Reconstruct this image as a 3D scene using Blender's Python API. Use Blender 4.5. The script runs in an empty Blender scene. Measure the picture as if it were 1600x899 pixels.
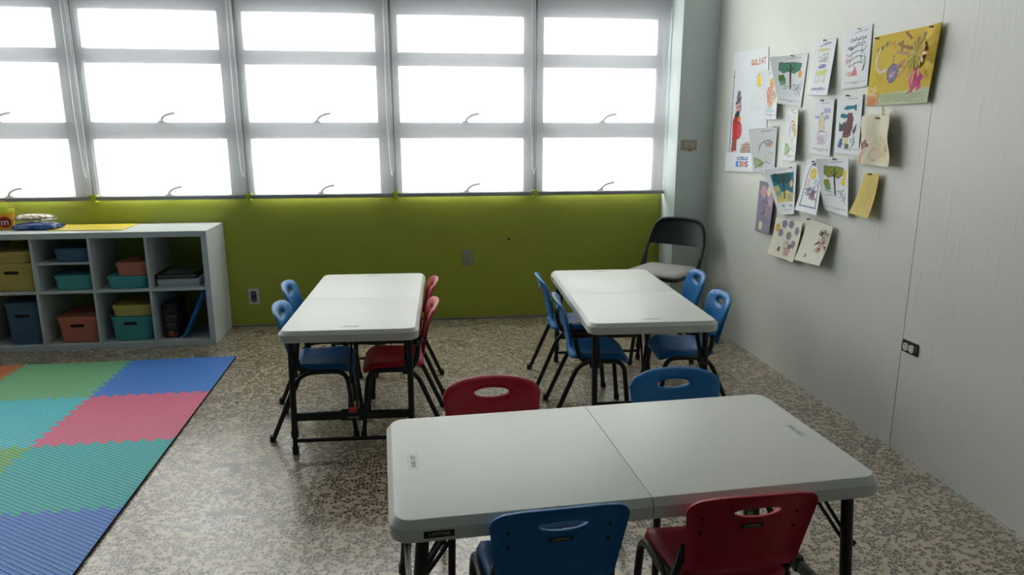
import bpy, bmesh, math, random
import numpy as np
from mathutils import Vector, Matrix, Euler
from mathutils.geometry import delaunay_2d_cdt
PI = math.pi
random.seed(7)
S = bpy.context.scene
COL = S.collection

# ---------------------------------------------------------------- camera, world, light, exposure
cd = bpy.data.cameras.new('camera'); cam = bpy.data.objects.new('camera', cd); COL.objects.link(cam)
cd.sensor_width = 36.0; cd.lens = 36.0 * 1116.0 / 1600.0; cd.clip_start = 0.05
YAW, PITCH = 0.132, 0.2224
cam.location = (-2.1353, -5.3131, 1.449)
cam.rotation_euler = (PI / 2 - PITCH, 0, -YAW)
S.camera = cam

w = bpy.data.worlds.new('overcast_sky'); S.world = w; w.use_nodes = True
bg = w.node_tree.nodes['Background']
bg.inputs['Color'].default_value = (1.0, 0.985, 0.945, 1); bg.inputs['Strength'].default_value = 5.0

def area(name, loc, rot, sx, sy, energy, color=(1, 1, 1), portal=False):
    l = bpy.data.lights.new(name, 'AREA'); l.shape = 'RECTANGLE'; l.size = sx; l.size_y = sy
    l.energy = energy; l.color = color
    if portal: l.cycles.is_portal = True
    o = bpy.data.objects.new(name, l); o.location = loc; o.rotation_euler = rot; COL.objects.link(o)
    return o
area('window_daylight_portal', (-3.85, 0.10, 1.62), (-PI / 2, 0, 0), 7.3, 1.36, 1, portal=True)
area('added_transom_portal', (-3.85, 0.10, 2.79), (-PI / 2, 0, 0), 7.3, 0.36, 1, portal=True)  # serves the unseen transom row, added to brighten the room

S.view_settings.view_transform = 'Standard'
S.view_settings.look = 'None'
S.view_settings.gamma = 1.0
S.view_settings.use_curve_mapping = False
S.view_settings.exposure = 2.0

# ---------------------------------------------------------------- helpers: materials
def lin(c):
    out = []
    for v in c[:3]:
        v = v / 255.0
        out.append(v / 12.92 if v <= 0.04045 else ((v + 0.055) / 1.055) ** 2.4)
    return tuple(out) + (1.0,)

def mat(name, rgb, rough=0.5, metal=0.0, spec=0.5, bump=None, var=None, coat=0.0, trans=0.0):
    """bump=(scale,strength,dist)  var=(scale,amount)"""
    m = bpy.data.materials.new(name); m.use_nodes = True
    nt = m.node_tree; b = nt.nodes['Principled BSDF']
    b.inputs['Base Color'].default_value = lin(rgb)
    b.inputs['Roughness'].default_value = rough; b.inputs['Metallic'].default_value = metal
    b.inputs['Specular IOR Level'].default_value = spec
    b.inputs['Coat Weight'].default_value = coat
    b.inputs['Transmission Weight'].default_value = trans
    tc = nt.nodes.new('ShaderNodeTexCoord')
    if var:
        n = nt.nodes.new('ShaderNodeTexNoise'); n.inputs['Scale'].default_value = var[0]; n.inputs['Detail'].default_value = 5
        nt.links.new(tc.outputs['Object'], n.inputs['Vector'])
        mx = nt.nodes.new('ShaderNodeMix'); mx.data_type = 'RGBA'
        c = lin(rgb); a = var[1]
        mx.inputs[6].default_value = tuple(v * (1 - a) for v in c[:3]) + (1,)
        mx.inputs[7].default_value = tuple(min(1, v * (1 + a)) for v in c[:3]) + (1,)
        nt.links.new(n.outputs['Fac'], mx.inputs[0]); nt.links.new(mx.outputs[2], b.inputs['Base Color'])
    if bump:
        n = nt.nodes.new('ShaderNodeTexNoise'); n.inputs['Scale'].default_value = bump[0]; n.inputs['Detail'].default_value = 4
        nt.links.new(tc.outputs['Object'], n.inputs['Vector'])
        bp = nt.nodes.new('ShaderNodeBump'); bp.inputs['Strength'].default_value = bump[1]; bp.inputs['Distance'].default_value = bump[2]
        nt.links.new(n.outputs['Fac'], bp.inputs['Height']); nt.links.new(bp.outputs['Normal'], b.inputs['Normal'])
    return m

def N(nt, t, **kw):
    n = nt.nodes.new(t)
    for k, v in kw.items(): setattr(n, k, v)
    return n
def mth(nt, op, a, b=None, c=None, clamp=False):
    n = N(nt, 'ShaderNodeMath', operation=op, use_clamp=clamp)
    for i, v in enumerate((a, b, c)):
        if v is None: continue
        if hasattr(v, 'is_output'): nt.links.new(v, n.inputs[i])
        else: n.inputs[i].default_value = v
    return n.outputs[0]
def mixc(nt, f, a, b):
    n = N(nt, 'ShaderNodeMix', data_type='RGBA')
    for i, v in ((0, f), (6, a), (7, b)):
        if hasattr(v, 'is_output'): nt.links.new(v, n.inputs[i])
        else: n.inputs[i].default_value = v
    return n.outputs[2]
def noise(nt, vec, scale, detail=3, rough=0.5, dist=0.0, out='Fac'):
    n = N(nt, 'ShaderNodeTexNoise'); n.inputs['Scale'].default_value = scale; n.inputs['Detail'].default_value = detail
    n.inputs['Roughness'].default_value = rough; n.inputs['Distortion'].default_value = dist
    nt.links.new(vec, n.inputs['Vector']); return n.outputs[out]
def ramp(nt, v, lo, hi):
    n = N(nt, 'ShaderNodeMapRange'); n.inputs[1].default_value = lo; n.inputs[2].default_value = hi; n.interpolation_type = 'SMOOTHSTEP'
    nt.links.new(v, n.inputs[0]); return n.outputs[0]

def terrazzo():
    m = bpy.data.materials.new('terrazzo'); m.use_nodes = True; nt = m.node_tree; b = nt.nodes['Principled BSDF']
    geo = N(nt, 'ShaderNodeNewGeometry'); P = geo.outputs['Position']
    # irregular, squashed marble chips
    warp = N(nt, 'ShaderNodeTexNoise'); warp.inputs['Scale'].default_value = 60; nt.links.new(P, warp.inputs['Vector'])
    sub = N(nt, 'ShaderNodeVectorMath', operation='SUBTRACT'); nt.links.new(warp.outputs['Color'], sub.inputs[0]); sub.inputs[1].default_value = (.5, .5, .5)
    scl = N(nt, 'ShaderNodeVectorMath', operation='SCALE'); nt.links.new(sub.outputs[0], scl.inputs[0]); scl.inputs['Scale'].default_value = 0.022
    add = N(nt, 'ShaderNodeVectorMath', operation='ADD'); nt.links.new(P, add.inputs[0]); nt.links.new(scl.outputs[0], add.inputs[1])
    def vor(scale, feat):
        v = N(nt, 'ShaderNodeTexVoronoi', feature=feat, voronoi_dimensions='2D'); v.inputs['Scale'].default_value = scale
        nt.links.new(add.outputs[0], v.inputs['Vector']); return v
    v1 = vor(60, 'F1'); e1 = vor(60, 'DISTANCE_TO_EDGE')
    sep = N(nt, 'ShaderNodeSeparateColor'); nt.links.new(v1.outputs['Color'], sep.inputs[0])
    edge = ramp(nt, e1.outputs['Distance'], 0.07, 0.15)
    pick = ramp(nt, sep.outputs[0], 0.30, 0.34)
    chip = mth(nt, 'MULTIPLY', edge, pick)
    chipcol = mixc(nt, sep.outputs[1], lin((38, 29, 20)), lin((92, 74, 54)))
    v2 = vor(150, 'F1'); s2 = N(nt, 'ShaderNodeSeparateColor'); nt.links.new(v2.outputs['Color'], s2.inputs[0])
    matrix = mixc(nt, s2.outputs[0], lin((166, 150, 128)), lin((206, 191, 168)))
    col = mixc(nt, chip, matrix, chipcol)
    # worn pale areas, broad grime, dark stains along the walkway
    worn = ramp(nt, noise(nt, P, 1.1, 5, 0.6), 0.38, 0.72)
    col = mixc(nt, mth(nt, 'MULTIPLY', worn, 0.15), col, lin((172, 163, 142)))
    grime = ramp(nt, noise(nt, P, 5.0, 6, 0.65), 0.48, 0.75)
    col = mixc(nt, mth(nt, 'MULTIPLY', grime, 0.20), col, lin((104, 94, 72)))
    px = N(nt, 'ShaderNodeSeparateXYZ'); nt.links.new(P, px.inputs[0])
    # footprint-like stains near x=-2.93, y from -3.1 to -2.1
    band = mth(nt, 'MULTIPLY', ramp(nt, mth(nt, 'ABSOLUTE', mth(nt, 'ADD', px.outputs[0], 2.93)), 0.17, 0.06),
               ramp(nt, mth(nt, 'ABSOLUTE', mth(nt, 'ADD', px.outputs[1], 2.62)), 0.62, 0.40))
    st = ramp(nt, noise(nt, P, 12.0, 2, 0.4), 0.575, 0.61)
    col = mixc(nt, mth(nt, 'MULTIPLY', mth(nt, 'MULTIPLY', st, band), 0.9), col, lin((46, 45, 43)))
    # strip joints
    def joint(o, per, off, wd):
        f = mth(nt, 'ABSOLUTE', mth(nt, 'SUBTRACT', mth(nt, 'FRACT', mth(nt, 'DIVIDE', mth(nt, 'ADD', o, off), per)), 0.5))
        return ramp(nt, f, wd / per, 0.0)
    jn = mth(nt, 'MAXIMUM', joint(px.outputs[0], 0.79, 10.87, 0.004), joint(px.outputs[1], 1.6, 10.3, 0.004))
    col = mixc(nt, mth(nt, 'MULTIPLY', jn, 0.35), col, lin((196, 192, 180)))
    # chalky plaster dust along the right wall base
    dust = mth(nt, 'MULTIPLY', ramp(nt, px.outputs[0], -0.07, -0.01), ramp(nt, noise(nt, P, 22, 6, 0.75), 0.46, 0.62))
    col = mixc(nt, mth(nt, 'MULTIPLY', dust, 0.8), col, lin((205, 205, 200)))
    nt.links.new(col, b.inputs['Base Color'])
    rg = mth(nt, 'ADD', mth(nt, 'MULTIPLY', noise(nt, P, 3.0, 4), 0.18), 0.20)
    nt.links.new(rg, b.inputs['Roughness'])
    b.inputs['Specular IOR Level'].default_value = 0.75
    b.inputs['Coat Weight'].default_value = 0.42; b.inputs['Coat Roughness'].default_value = 0.30; b.inputs['Coat IOR'].default_value = 1.6
    bp = N(nt, 'ShaderNodeBump'); bp.inputs['Strength'].default_value = 0.25; bp.inputs['Distance'].default_value = 0.002
    nt.links.new(noise(nt, P, 90, 3), bp.inputs['Height']); nt.links.new(bp.outputs[0], b.inputs['Normal'])
    return m

def painted_plywood():
    m = bpy.data.materials.new('painted_plywood'); m.use_nodes = True; nt = m.node_tree; b = nt.nodes['Principled BSDF']
    geo = N(nt, 'ShaderNodeNewGeometry'); P = geo.outputs['Position']
    mp = N(nt, 'ShaderNodeMapping'); mp.inputs['Scale'].default_value = (1, 14, 0.9); nt.links.new(P, mp.inputs['Vector'])
    g1 = noise(nt, mp.outputs[0], 2.2, 6, 0.62, 0.6)
    mp2 = N(nt, 'ShaderNodeMapping'); mp2.inputs['Scale'].default_value = (1, 60, 2.2); nt.links.new(P, mp2.inputs['Vector'])
    g2 = noise(nt, mp2.outputs[0], 2.0, 4, 0.5, 0.3)
    h = mth(nt, 'ADD', ramp(nt, g1, 0.55, 0.70), mth(nt, 'MULTIPLY', g2, 0.35))
    c = mixc(nt, mth(nt, 'MULTIPLY', ramp(nt, g1, 0.58, 0.75), 0.18), lin((224, 224, 216)), lin((190, 190, 182)))
    sm = ramp(nt, noise(nt, P, 2.3, 5, 0.6), 0.35, 0.75)
    c = mixc(nt, mth(nt, 'MULTIPLY', sm, 0.22), c, lin((208, 212, 206)))
    nt.links.new(c, b.inputs['Base Color']); b.inputs['Roughness'].default_value = 0.40
    b.inputs['Specular IOR Level'].default_value = 0.6
    bp = N(nt, 'ShaderNodeBump'); bp.inputs['Strength'].default_value = 0.22; bp.inputs['Distance'].default_value = 0.004
    nt.links.new(h, bp.inputs['Height']); nt.links.new(bp.outputs[0], b.inputs['Normal'])
    return m

def blind_fabric():
    m = bpy.data.materials.new('sheer_blind_fabric'); m.use_nodes = True; nt = m.node_tree
    nt.nodes.remove(nt.nodes['Principled BSDF']); out = nt.nodes['Material Output']
    geo = N(nt, 'ShaderNodeNewGeometry'); P = geo.outputs['Position']
    mp = N(nt, 'ShaderNodeMapping'); mp.inputs['Scale'].default_value = (1, 1, 3); nt.links.new(P, mp.inputs['Vector'])
    nz = noise(nt, mp.outputs[0], 3.0, 5, 0.6)
    col = mixc(nt, nz, lin((190, 190, 196)), lin((204, 204, 208)))
    tr = N(nt, 'ShaderNodeBsdfTransparent'); tr.inputs[0].default_value = (1, 1, 1, 1)
    tl = N(nt, 'ShaderNodeBsdfTranslucent'); nt.links.new(col, tl.inputs[0])
    df = N(nt, 'ShaderNodeBsdfDiffuse'); nt.links.new(col, df.inputs[0])
    a = N(nt, 'ShaderNodeMixShader'); a.inputs[0].default_value = 0.05
    nt.links.new(df.outputs[0], a.inputs[1]); nt.links.new(tl.outputs[0], a.inputs[2])
    c = N(nt, 'ShaderNodeMixShader'); c.inputs[0].default_value = 0.20
    nt.links.new(a.outputs[0], c.inputs[1]); nt.links.new(tr.outputs[0], c.inputs[2])
    nt.links.new(c.outputs[0], out.inputs[0])
    return m

def thin_glass():
    m = bpy.data.materials.new('window_glass'); m.use_nodes = True; nt = m.node_tree
    nt.nodes.remove(nt.nodes['Principled BSDF']); out = nt.nodes['Material Output']
    tr = N(nt, 'ShaderNodeBsdfTransparent'); tr.inputs[0].default_value = (.95, .97, .97, 1)
    gl = N(nt, 'ShaderNodeBsdfGlossy'); gl.inputs['Roughness'].default_value = 0.05
    mx = N(nt, 'ShaderNodeMixShader'); mx.inputs[0].default_value = 0.06
    nt.links.new(tr.outputs[0], mx.inputs[1]); nt.links.new(gl.outputs[0], mx.inputs[2]); nt.links.new(mx.outputs[0], out.inputs[0])
    return m

def foam(name, rgb):
    m = mat(name, rgb, 0.45, spec=0.45); nt = m.node_tree; b = nt.nodes['Principled BSDF']
    geo = N(nt, 'ShaderNodeNewGeometry'); sx = N(nt, 'ShaderNodeSeparateXYZ'); nt.links.new(geo.outputs['Position'], sx.inputs[0])
    th = math.radians(-34.5)
    # distance across the ridges
    d = mth(nt, 'ADD', mth(nt, 'MULTIPLY', sx.outputs[0], -math.sin(th)), mth(nt, 'MULTIPLY', sx.outputs[1], math.cos(th)))
    s = mth(nt, 'SINE', mth(nt, 'MULTIPLY', d, 2 * PI / 0.0175))
    h = ramp(nt, s, -0.6, 0.5)
    nl = N(nt, 'ShaderNodeBump'); nl.inputs['Strength'].default_value = 0.9; nl.inputs['Distance'].default_value = 0.0035
    nt.links.new(h, nl.inputs['Height']); nt.links.new(nl.outputs[0], b.inputs['Normal'])
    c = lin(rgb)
    groove_shaded = mixc(nt, h, tuple(v * 0.72 for v in c[:3]) + (1,), c)   # shade of the moulded grooves worked into the base colour
    nt.links.new(groove_shaded, b.inputs['Base Color'])
    return m

def attr_paper(name, rough=0.7):
    m = bpy.data.materials.new(name); m.use_nodes = True; nt = m.node_tree; b = nt.nodes['Principled BSDF']
    a = N(nt, 'ShaderNodeAttribute'); a.attribute_name = 'ink'
    nt.links.new(a.outputs['Color'], b.inputs['Base Color']); b.inputs['Roughness'].default_value = rough
    b.inputs['Specular IOR Level'].default_value = 0.25
    return m

M = {}
M['floor'] = terrazzo()
M['wall_r'] = painted_plywood()
M['white_wall'] = mat('white_wall_paint', (205, 207, 205), 0.7, bump=(30, .15, .002))
M['far_wall'] = mat('blue_grey_wall_paint', (104, 132, 144), 0.7)
M['ceiling'] = mat('ceiling_paint', (176, 182, 184), 0.8)
M['column'] = mat('column_paint', (216, 226, 226), 0.55, bump=(12, .2, .003), var=(6, .04))
M['green'] = mat('lime_wall_paint', (160, 168, 58), 0.5, bump=(9, .35, .006), var=(4, .05))
M['lime'] = mat('lime_gloss_paint', (190, 204, 60), 0.45)
M['frame'] = mat('window_frame_paint', (176, 177, 178), 0.5)
M['shaded_mullion'] = mat('shaded_mullion_grey', (84, 88, 88), 0.6)  # dark grey carries the shade seen in the gaps between blinds
M['glass'] = thin_glass()
M['blind'] = blind_fabric()
M['hem'] = mat('hem_bar_aluminium', (150, 154, 158), 0.45, metal=0.2)
M['chain'] = mat('bead_chain_plastic', (225, 226, 222), 0.4)
M['lever'] = mat('window_lever_metal', (80, 80, 82), 0.5, metal=0.0)
M['top'] = mat('table_plastic', (222, 222, 216), 0.42, spec=0.4, bump=(260, .12, .0006), var=(5, .015))
M['emboss'] = mat('moulded_table_lettering', (168, 171, 168), 0.5)
M['black'] = mat('black_steel', (26, 29, 32), 0.38, metal=0.1, spec=0.5)
M['rubber'] = mat('black_rubber', (18, 18, 19), 0.6)
M['blue'] = mat('blue_chair_plastic', (0, 106, 172), 0.42, spec=0.45, bump=(400, .12, .0004))
M['red'] = mat('red_chair_plastic', (178, 16, 44), 0.42, spec=0.45, bump=(400, .12, .0004))
M['plate'] = mat('black_name_plate', (20, 22, 24), 0.4)
M['letters'] = mat('pale_lettering', (170, 172, 170), 0.5)
M['redlock'] = mat('red_lock_plastic', (200, 66, 48), 0.45)
M['shelf'] = mat('white_laminate', (208, 214, 214), 0.4, var=(3, .015))
M['fold_black'] = mat('black_folding_chair_steel', (24, 25, 30), 0.33, spec=0.6)
M['cushion'] = mat('grey_seat_fabric', (172, 170, 164), 0.8, bump=(180, .3, .001))
M['ivory'] = mat('beige_wall_plate', (176, 166, 150), 0.45)
M['grayplate'] = mat('grey_wall_plate', (150, 148, 132), 0.5)
M['whiteplate'] = mat('white_wall_plate', (196, 196, 190), 0.45)
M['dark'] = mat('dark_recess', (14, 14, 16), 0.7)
M['oval'] = mat('dark_oval_socket', (46, 44, 62), 0.4)
M['recept'] = mat('ivory_receptacle', (214, 212, 194), 0.4)
M['foamedge'] = mat('dark_foam_edge', (26, 30, 36), 0.8)
PAPER = attr_paper('drawing_paper')
BOARD = attr_paper('printed_board', 0.45)

# ---------------------------------------------------------------- helpers: objects
def obj(name, bm, m, parent=None, smooth=True, auto=None):
    me = bpy.data.meshes.new(name); bmesh.ops.recalc_face_normals(bm, faces=bm.faces)
    bm.to_mesh(me); bm.free()
    mats = m if isinstance(m, (list, tuple)) else [m]
    for k in mats: me.materials.append(k)
    if smooth:
        me.shade_smooth()
        me.set_sharp_from_angle(angle=math.radians(auto if auto else 38))
    o = bpy.data.objects.new(name, me); COL.objects.link(o)
    if parent: o.parent = parent
    return o
def tag(o, label=None, cat=None, group=None, kind=None):
    if label: o['label'] = label
    if cat: o['category'] = cat
    if group: o['group'] = group
    if kind: o['kind'] = kind
    return o
def thing(name, label, cat, loc=(0, 0, 0), rz=0.0, group=None):
    o = bpy.data.objects.new(name, None); COL.objects.link(o); o.empty_display_size = 0.1
    o.location = loc; o.rotation_euler = (0, 0, rz)
    return tag(o, label, cat, group)
def dup(root, loc, rz, label, group=None):
    r = root.copy(); COL.objects.link(r); r.location = loc; r.rotation_euler = (0, 0, rz)
    r['label'] = label
    if group: r['group'] = group
    for ch in list(root.children):
        c = ch.copy(); COL.objects.link(c); c.parent = r
        for g in list(ch.children):
            d = g.copy(); COL.objects.link(d); d.parent = c
    return r
def struct(name, bm, m, **k):
    o = obj(name, bm, m, **k); o['kind'] = 'structure'; return o

def box(bm, x0, x1, y0, y1, z0, z1, bev=0.0, seg=2, mi=0):
    r = bmesh.ops.create_cube(bm, size=1.0)
    vs = r['verts']
    for v in vs:
        v.co = Vector(((x0 + x1) / 2 + v.co.x * (x1 - x0), (y0 + y1) / 2 + v.co.y * (y1 - y0), (z0 + z1) / 2 + v.co.z * (z1 - z0)))
    fs = set(f for v in vs for f in v.link_faces)
    if bev > 0:
        es = list(set(e for v in vs for e in v.link_edges))
        rr = bmesh.ops.bevel(bm, geom=es, offset=bev, segments=seg, profile=0.5, affect='EDGES')
        fs = set(rr['faces']) | set(f for f in fs if f.is_valid)
    for f in fs:
        if f.is_valid: f.material_index = mi
    return vs
def quad(bm, pts, mi=0):
    f = bm.faces.new([bm.verts.new(p) for p in pts]); f.material_index = mi; return f
def fillet(pts, r, n=6):
    pts = [Vector(p) for p in pts]; out = [pts[0]]
    for i in range(1, len(pts) - 1):
        a, b, c = pts[i - 1], pts[i], pts[i + 1]
        rr = r[i - 1] if isinstance(r, (list, tuple)) else r
        d1 = (a - b); d2 = (c - b); l = min(rr, d1.length * .48, d2.length * .48)
        p, q = b + d1.normalized() * l, b + d2.normalized() * l
        for k in range(n + 1):
            t = k / n; out.append(p * (1 - t) ** 2 + b * 2 * t * (1 - t) + q * t * t)
    out.append(pts[-1]); return out
def tube(bm, pts, r, n=10, sy=1.0, up=None, caps=True, mi=0):
    """sweep an ellipse (r, r*sy) along pts"""
    pts = [Vector(p) for p in pts]; rings = []
    t0 = (pts[1] - pts[0]).normalized()
    ref = Vector(up) if up else (Vector((0, 0, 1)) if abs(t0.z) < .9 else Vector((1, 0, 0)))
    nrm = (ref - t0 * ref.dot(t0)).normalized()
    for i, p in enumerate(pts):
        t = (pts[min(i + 1, len(pts) - 1)] - pts[max(i - 1, 0)]).normalized()
        nrm = (nrm - t * nrm.dot(t)).normalized(); bi = t.cross(nrm)
        rings.append([bm.verts.new(p + nrm * (math.cos(2 * PI * k / n) * r) + bi * (math.sin(2 * PI * k / n) * r * sy)) for k in range(n)])
    for a, b in zip(rings[:-1], rings[1:]):
        for k in range(n):
            f = bm.faces.new((a[k], a[(k + 1) % n], b[(k + 1) % n], b[k])); f.material_index = mi
    if caps:
        bm.faces.new(rings[0]).material_index = mi; bm.faces.new(rings[-1]).material_index = mi
def lathe(bm, prof, cx=0, cy=0, n=32, sx=1, sy=1, mi=0):
    rings = [[bm.verts.new((cx + r * math.cos(2 * PI * k / n) * sx, cy + r * math.sin(2 * PI * k / n) * sy, z)) for k in range(n)] for r, z in prof]
    for a, b in zip(rings[:-1], rings[1:]):
        for k in range(n): bm.faces.new((a[k], a[(k + 1) % n], b[(k + 1) % n], b[k])).material_index = mi
    return rings
def rrect(hx, hy, r, n=6, cx=0, cy=0, rs=None):
    """rounded rectangle outline, counter-clockwise; rs = radius of each corner (+x+y, -x+y, -x-y, +x-y)"""
    rs = rs or (r, r, r, r); out = []
    for (sx, sy, a0), rr in zip(((1, 1, 0), (-1, 1, PI / 2), (-1, -1, PI), (1, -1, 1.5 * PI)), rs):
        for k in range(n + 1):
            a = a0 + PI / 2 * k / n
            out.append((cx + sx * (hx - rr) + rr * math.cos(a), cy + sy * (hy - rr) + rr * math.sin(a)))
    return out
def loft(bm, loops, cap0=True, cap1=True, mi=0):
    """loops: lists of (x,y,z), same length"""
    R = [[bm.verts.new(p) for p in l] for l in loops]; n = len(R[0])
    for a, b in zip(R[:-1], R[1:]):
        for k in range(n): bm.faces.new((a[k], a[(k + 1) % n], b[(k + 1) % n], b[k])).material_index = mi
    if cap0: bm.faces.new(R[0]).material_index = mi
    if cap1: bm.faces.new(R[-1]).material_index = mi
    return R
def text_mesh(body, size, name, m, parent, loc, rot, extrude=0.0006, sx=1.0):
    c = bpy.data.curves.new(name + '_curve', 'FONT'); c.body = body; c.size = size; c.extrude = extrude
    c.align_x = 'CENTER'; c.align_y = 'CENTER'; c.resolution_u = 3
    t = bpy.data.objects.new('tmp', c); COL.objects.link(t)
    bpy.context.view_layer.update()
    me = bpy.data.meshes.new_from_object(t.evaluated_get(bpy.context.evaluated_depsgraph_get()))
    bpy.data.objects.remove(t); bpy.data.curves.remove(c)
    me.name = name; me.materials.clear(); me.materials.append(m)
    R = Euler(rot).to_matrix().to_4x4()
    me.transform(Matrix.Translation(loc) @ R @ Matrix.Diagonal((sx, 1, 1, 1)))
    o = bpy.data.objects.new(name, me); COL.objects.link(o); o.parent = parent
    return o

# ================================================================= ROOM SHELL
XL, YF, ZC = -7.4, -9.4, 3.12
bm = bmesh.new(); box(bm, XL - .1, .1, YF - .1, .16, -.1, 0); struct('floor', bm, M['floor'], smooth=False)
bm = bmesh.new(); box(bm, XL, 0, YF, 0.16, ZC, ZC + .1); struct('ceiling', bm, M['ceiling'])
bm = bmesh.new(); box(bm, XL - .1, XL, YF, .16, 0, ZC); struct('wall_left', bm, M['far_wall'])
bm = bmesh.new(); box(bm, XL, 0, YF - .1, YF, 0, ZC); struct('wall_front', bm, M['far_wall'])

# right wall: tall painted plywood sheets with hairline joints
bm = bmesh.new()
seams = [0.16, -0.15, -1.387, -2.505, -3.66, -4.88, -6.1, -7.3, -8.5, YF]
for a, b in zip(seams[:-1], seams[1:]):
    g = 0.005 if abs(b + 2.505) < .01 else 0.0008
    g2 = 0.005 if abs(a + 2.505) < .01 else 0.0008
    vs = box(bm, 0, .03, b, a, 0.0, ZC)
    for v in vs:   # the sheets meet at the top and gape a little at the floor
        lo_ = v.co.z < .1
        if abs(v.co.y - b) < 1e-4: v.co.y += (g if lo_ else .0004) / 2
        elif abs(v.co.y - a) < 1e-4: v.co.y -= (g2 if lo_ else .0004) / 2
box(bm, .029, .1, YF, .16, 0, ZC)
struct('wall_right', bm, M['wall_r'])
# back wall: lime below the sill, white over the window heads
bm = bmesh.new(); box(bm, XL, 0, 0, .15, 0, 0.950); box(bm, XL, -.2, -.004, 0.02, .945, .952)
struct('wall_back', bm, M['green'])
bm = bmesh.new(); box(bm, XL, 0, 0, .15, 2.98, ZC); box(bm, -.31, 0, 0.0, .15, .95, 2.98)
o = struct('wall_back_upper', bm, M['white_wall'])
# grey corner column
bm = bmesh.new(); box(bm, -.272, 0, -.287, 0, 0, ZC, bev=.006)
struct('trim_1', bm, M['column'])
# thin mortar line at the foot of the back wall
bm = bmesh.new(); box(bm, XL, -.272, -.012, 0, 0, .018, bev=.004)
struct('baseboard_back', bm, mat('cement_skirting', (128, 124, 108), .8, bump=(30, .4, .004)))

# ---- windows (each bay: painted frame, three sashes, an added unseen top pane, two levers)
PITCHW = 1.0420
def make_window(k):
    xr = -.351 - k * PITCHW if k else -.351
    x1 = -.351 if k == 0 else -.300 - k * 1.0435
    R = [-.351, -1.342, -2.396, -3.444, -4.482, -5.524, -6.566][k]
    L = [-1.195, -2.238, -3.282, -4.320, -5.362, -6.404, -7.30][k]
    nxt = {0: -.31, 1: -1.268, 2: -2.317, 3: -3.363, 4: -4.401, 5: -5.443, 6: -6.485}
    xa = nxt[k]; xb = nxt.get(k + 1, XL)
    root = bpy.data.objects.new('window_%d' % (k + 1), None); COL.objects.link(root); root.location = (0, 0, 0); root['kind'] = 'structure'
    bm = bmesh.new()
    y0, y1 = 0.012, 0.07
    box(bm, R, xa, y0, y1, .95, 2.98, bev=.003, seg=1)          # right stile
    box(bm, xb, L, y0, y1, .95, 2.98, bev=.003, seg=1)          # left stile
    for za, zb in ((.950, .9726), (1.361, 1.4746), (1.863, 1.957), (2.208, 2.64), (2.955, 2.98)):
        box(bm, L, R, y0 + .002, y1 - .002, za, zb, bev=.003, seg=1)
    for za, zb in ((1.400, 1.4746), (1.895, 1.957)):
        box(bm, L - .008, R + .008, y0 - .012, y0 + .004, za, zb, bev=.003, seg=1)   # overlapping sash rail
    obj('window_frame', bm, M['frame'], root)
    for za, zb in ((.9726, 1.361), (1.4746, 1.863), (1.957, 2.208), (2.64, 2.955)):  # last row: unseen uncovered panes, added above the blinds for more light
        bm = bmesh.new(); box(bm, L - .004, R + .004, .040, .044, za - .004, zb + .004)
        obj('pane', bm, M['glass'], root, smooth=False)
    if k < 6:
        bm = bmesh.new(); xs = -.2354 - (k + 1) * 1.0265; box(bm, xs - .016, xs + .016, -.020, .014, .97, 2.55, bev=.003, seg=1)
        obj('shaded_mullion', bm, M['shaded_mullion'], root)  # extra strip behind the blind gap, its shade painted in
    xc = (L + R) / 2 + .02
    for z in (.974, 1.476):
        bm = bmesh.new()
        tube(bm, fillet([(xc, .000, z), (xc + .012, -.018, z + .028), (xc + .05, -.022, z + .052), (xc + .10, -.024, z + .060)], .03), .0085, 8)
        box(bm, xc - .022, xc + .022, -.004, .012, z - .006, z + .010, bev=.003, seg=1)
        obj('window_handle', bm, M['lever'], root)
for k in range(7): make_window(k)
# lime painted stubs of the mullions between the blinds
for i, x in enumerate((-1.262, -2.288, -3.315, -4.341)):
    bm = bmesh.new(); box(bm, x - .016, x + .016, -.062, -.0, .935, .985, bev=.003); box(bm, x - .024, x + .024, -.066, -.0, .975, .985, bev=.002)
    struct('trim_%d' % (i + 2), bm, M['lime'])
bm = bmesh.new(); box(bm, -.252, -.236, -.06, 0, .935, .985, bev=.003); struct('trim_6', bm, M['lime'])

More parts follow.
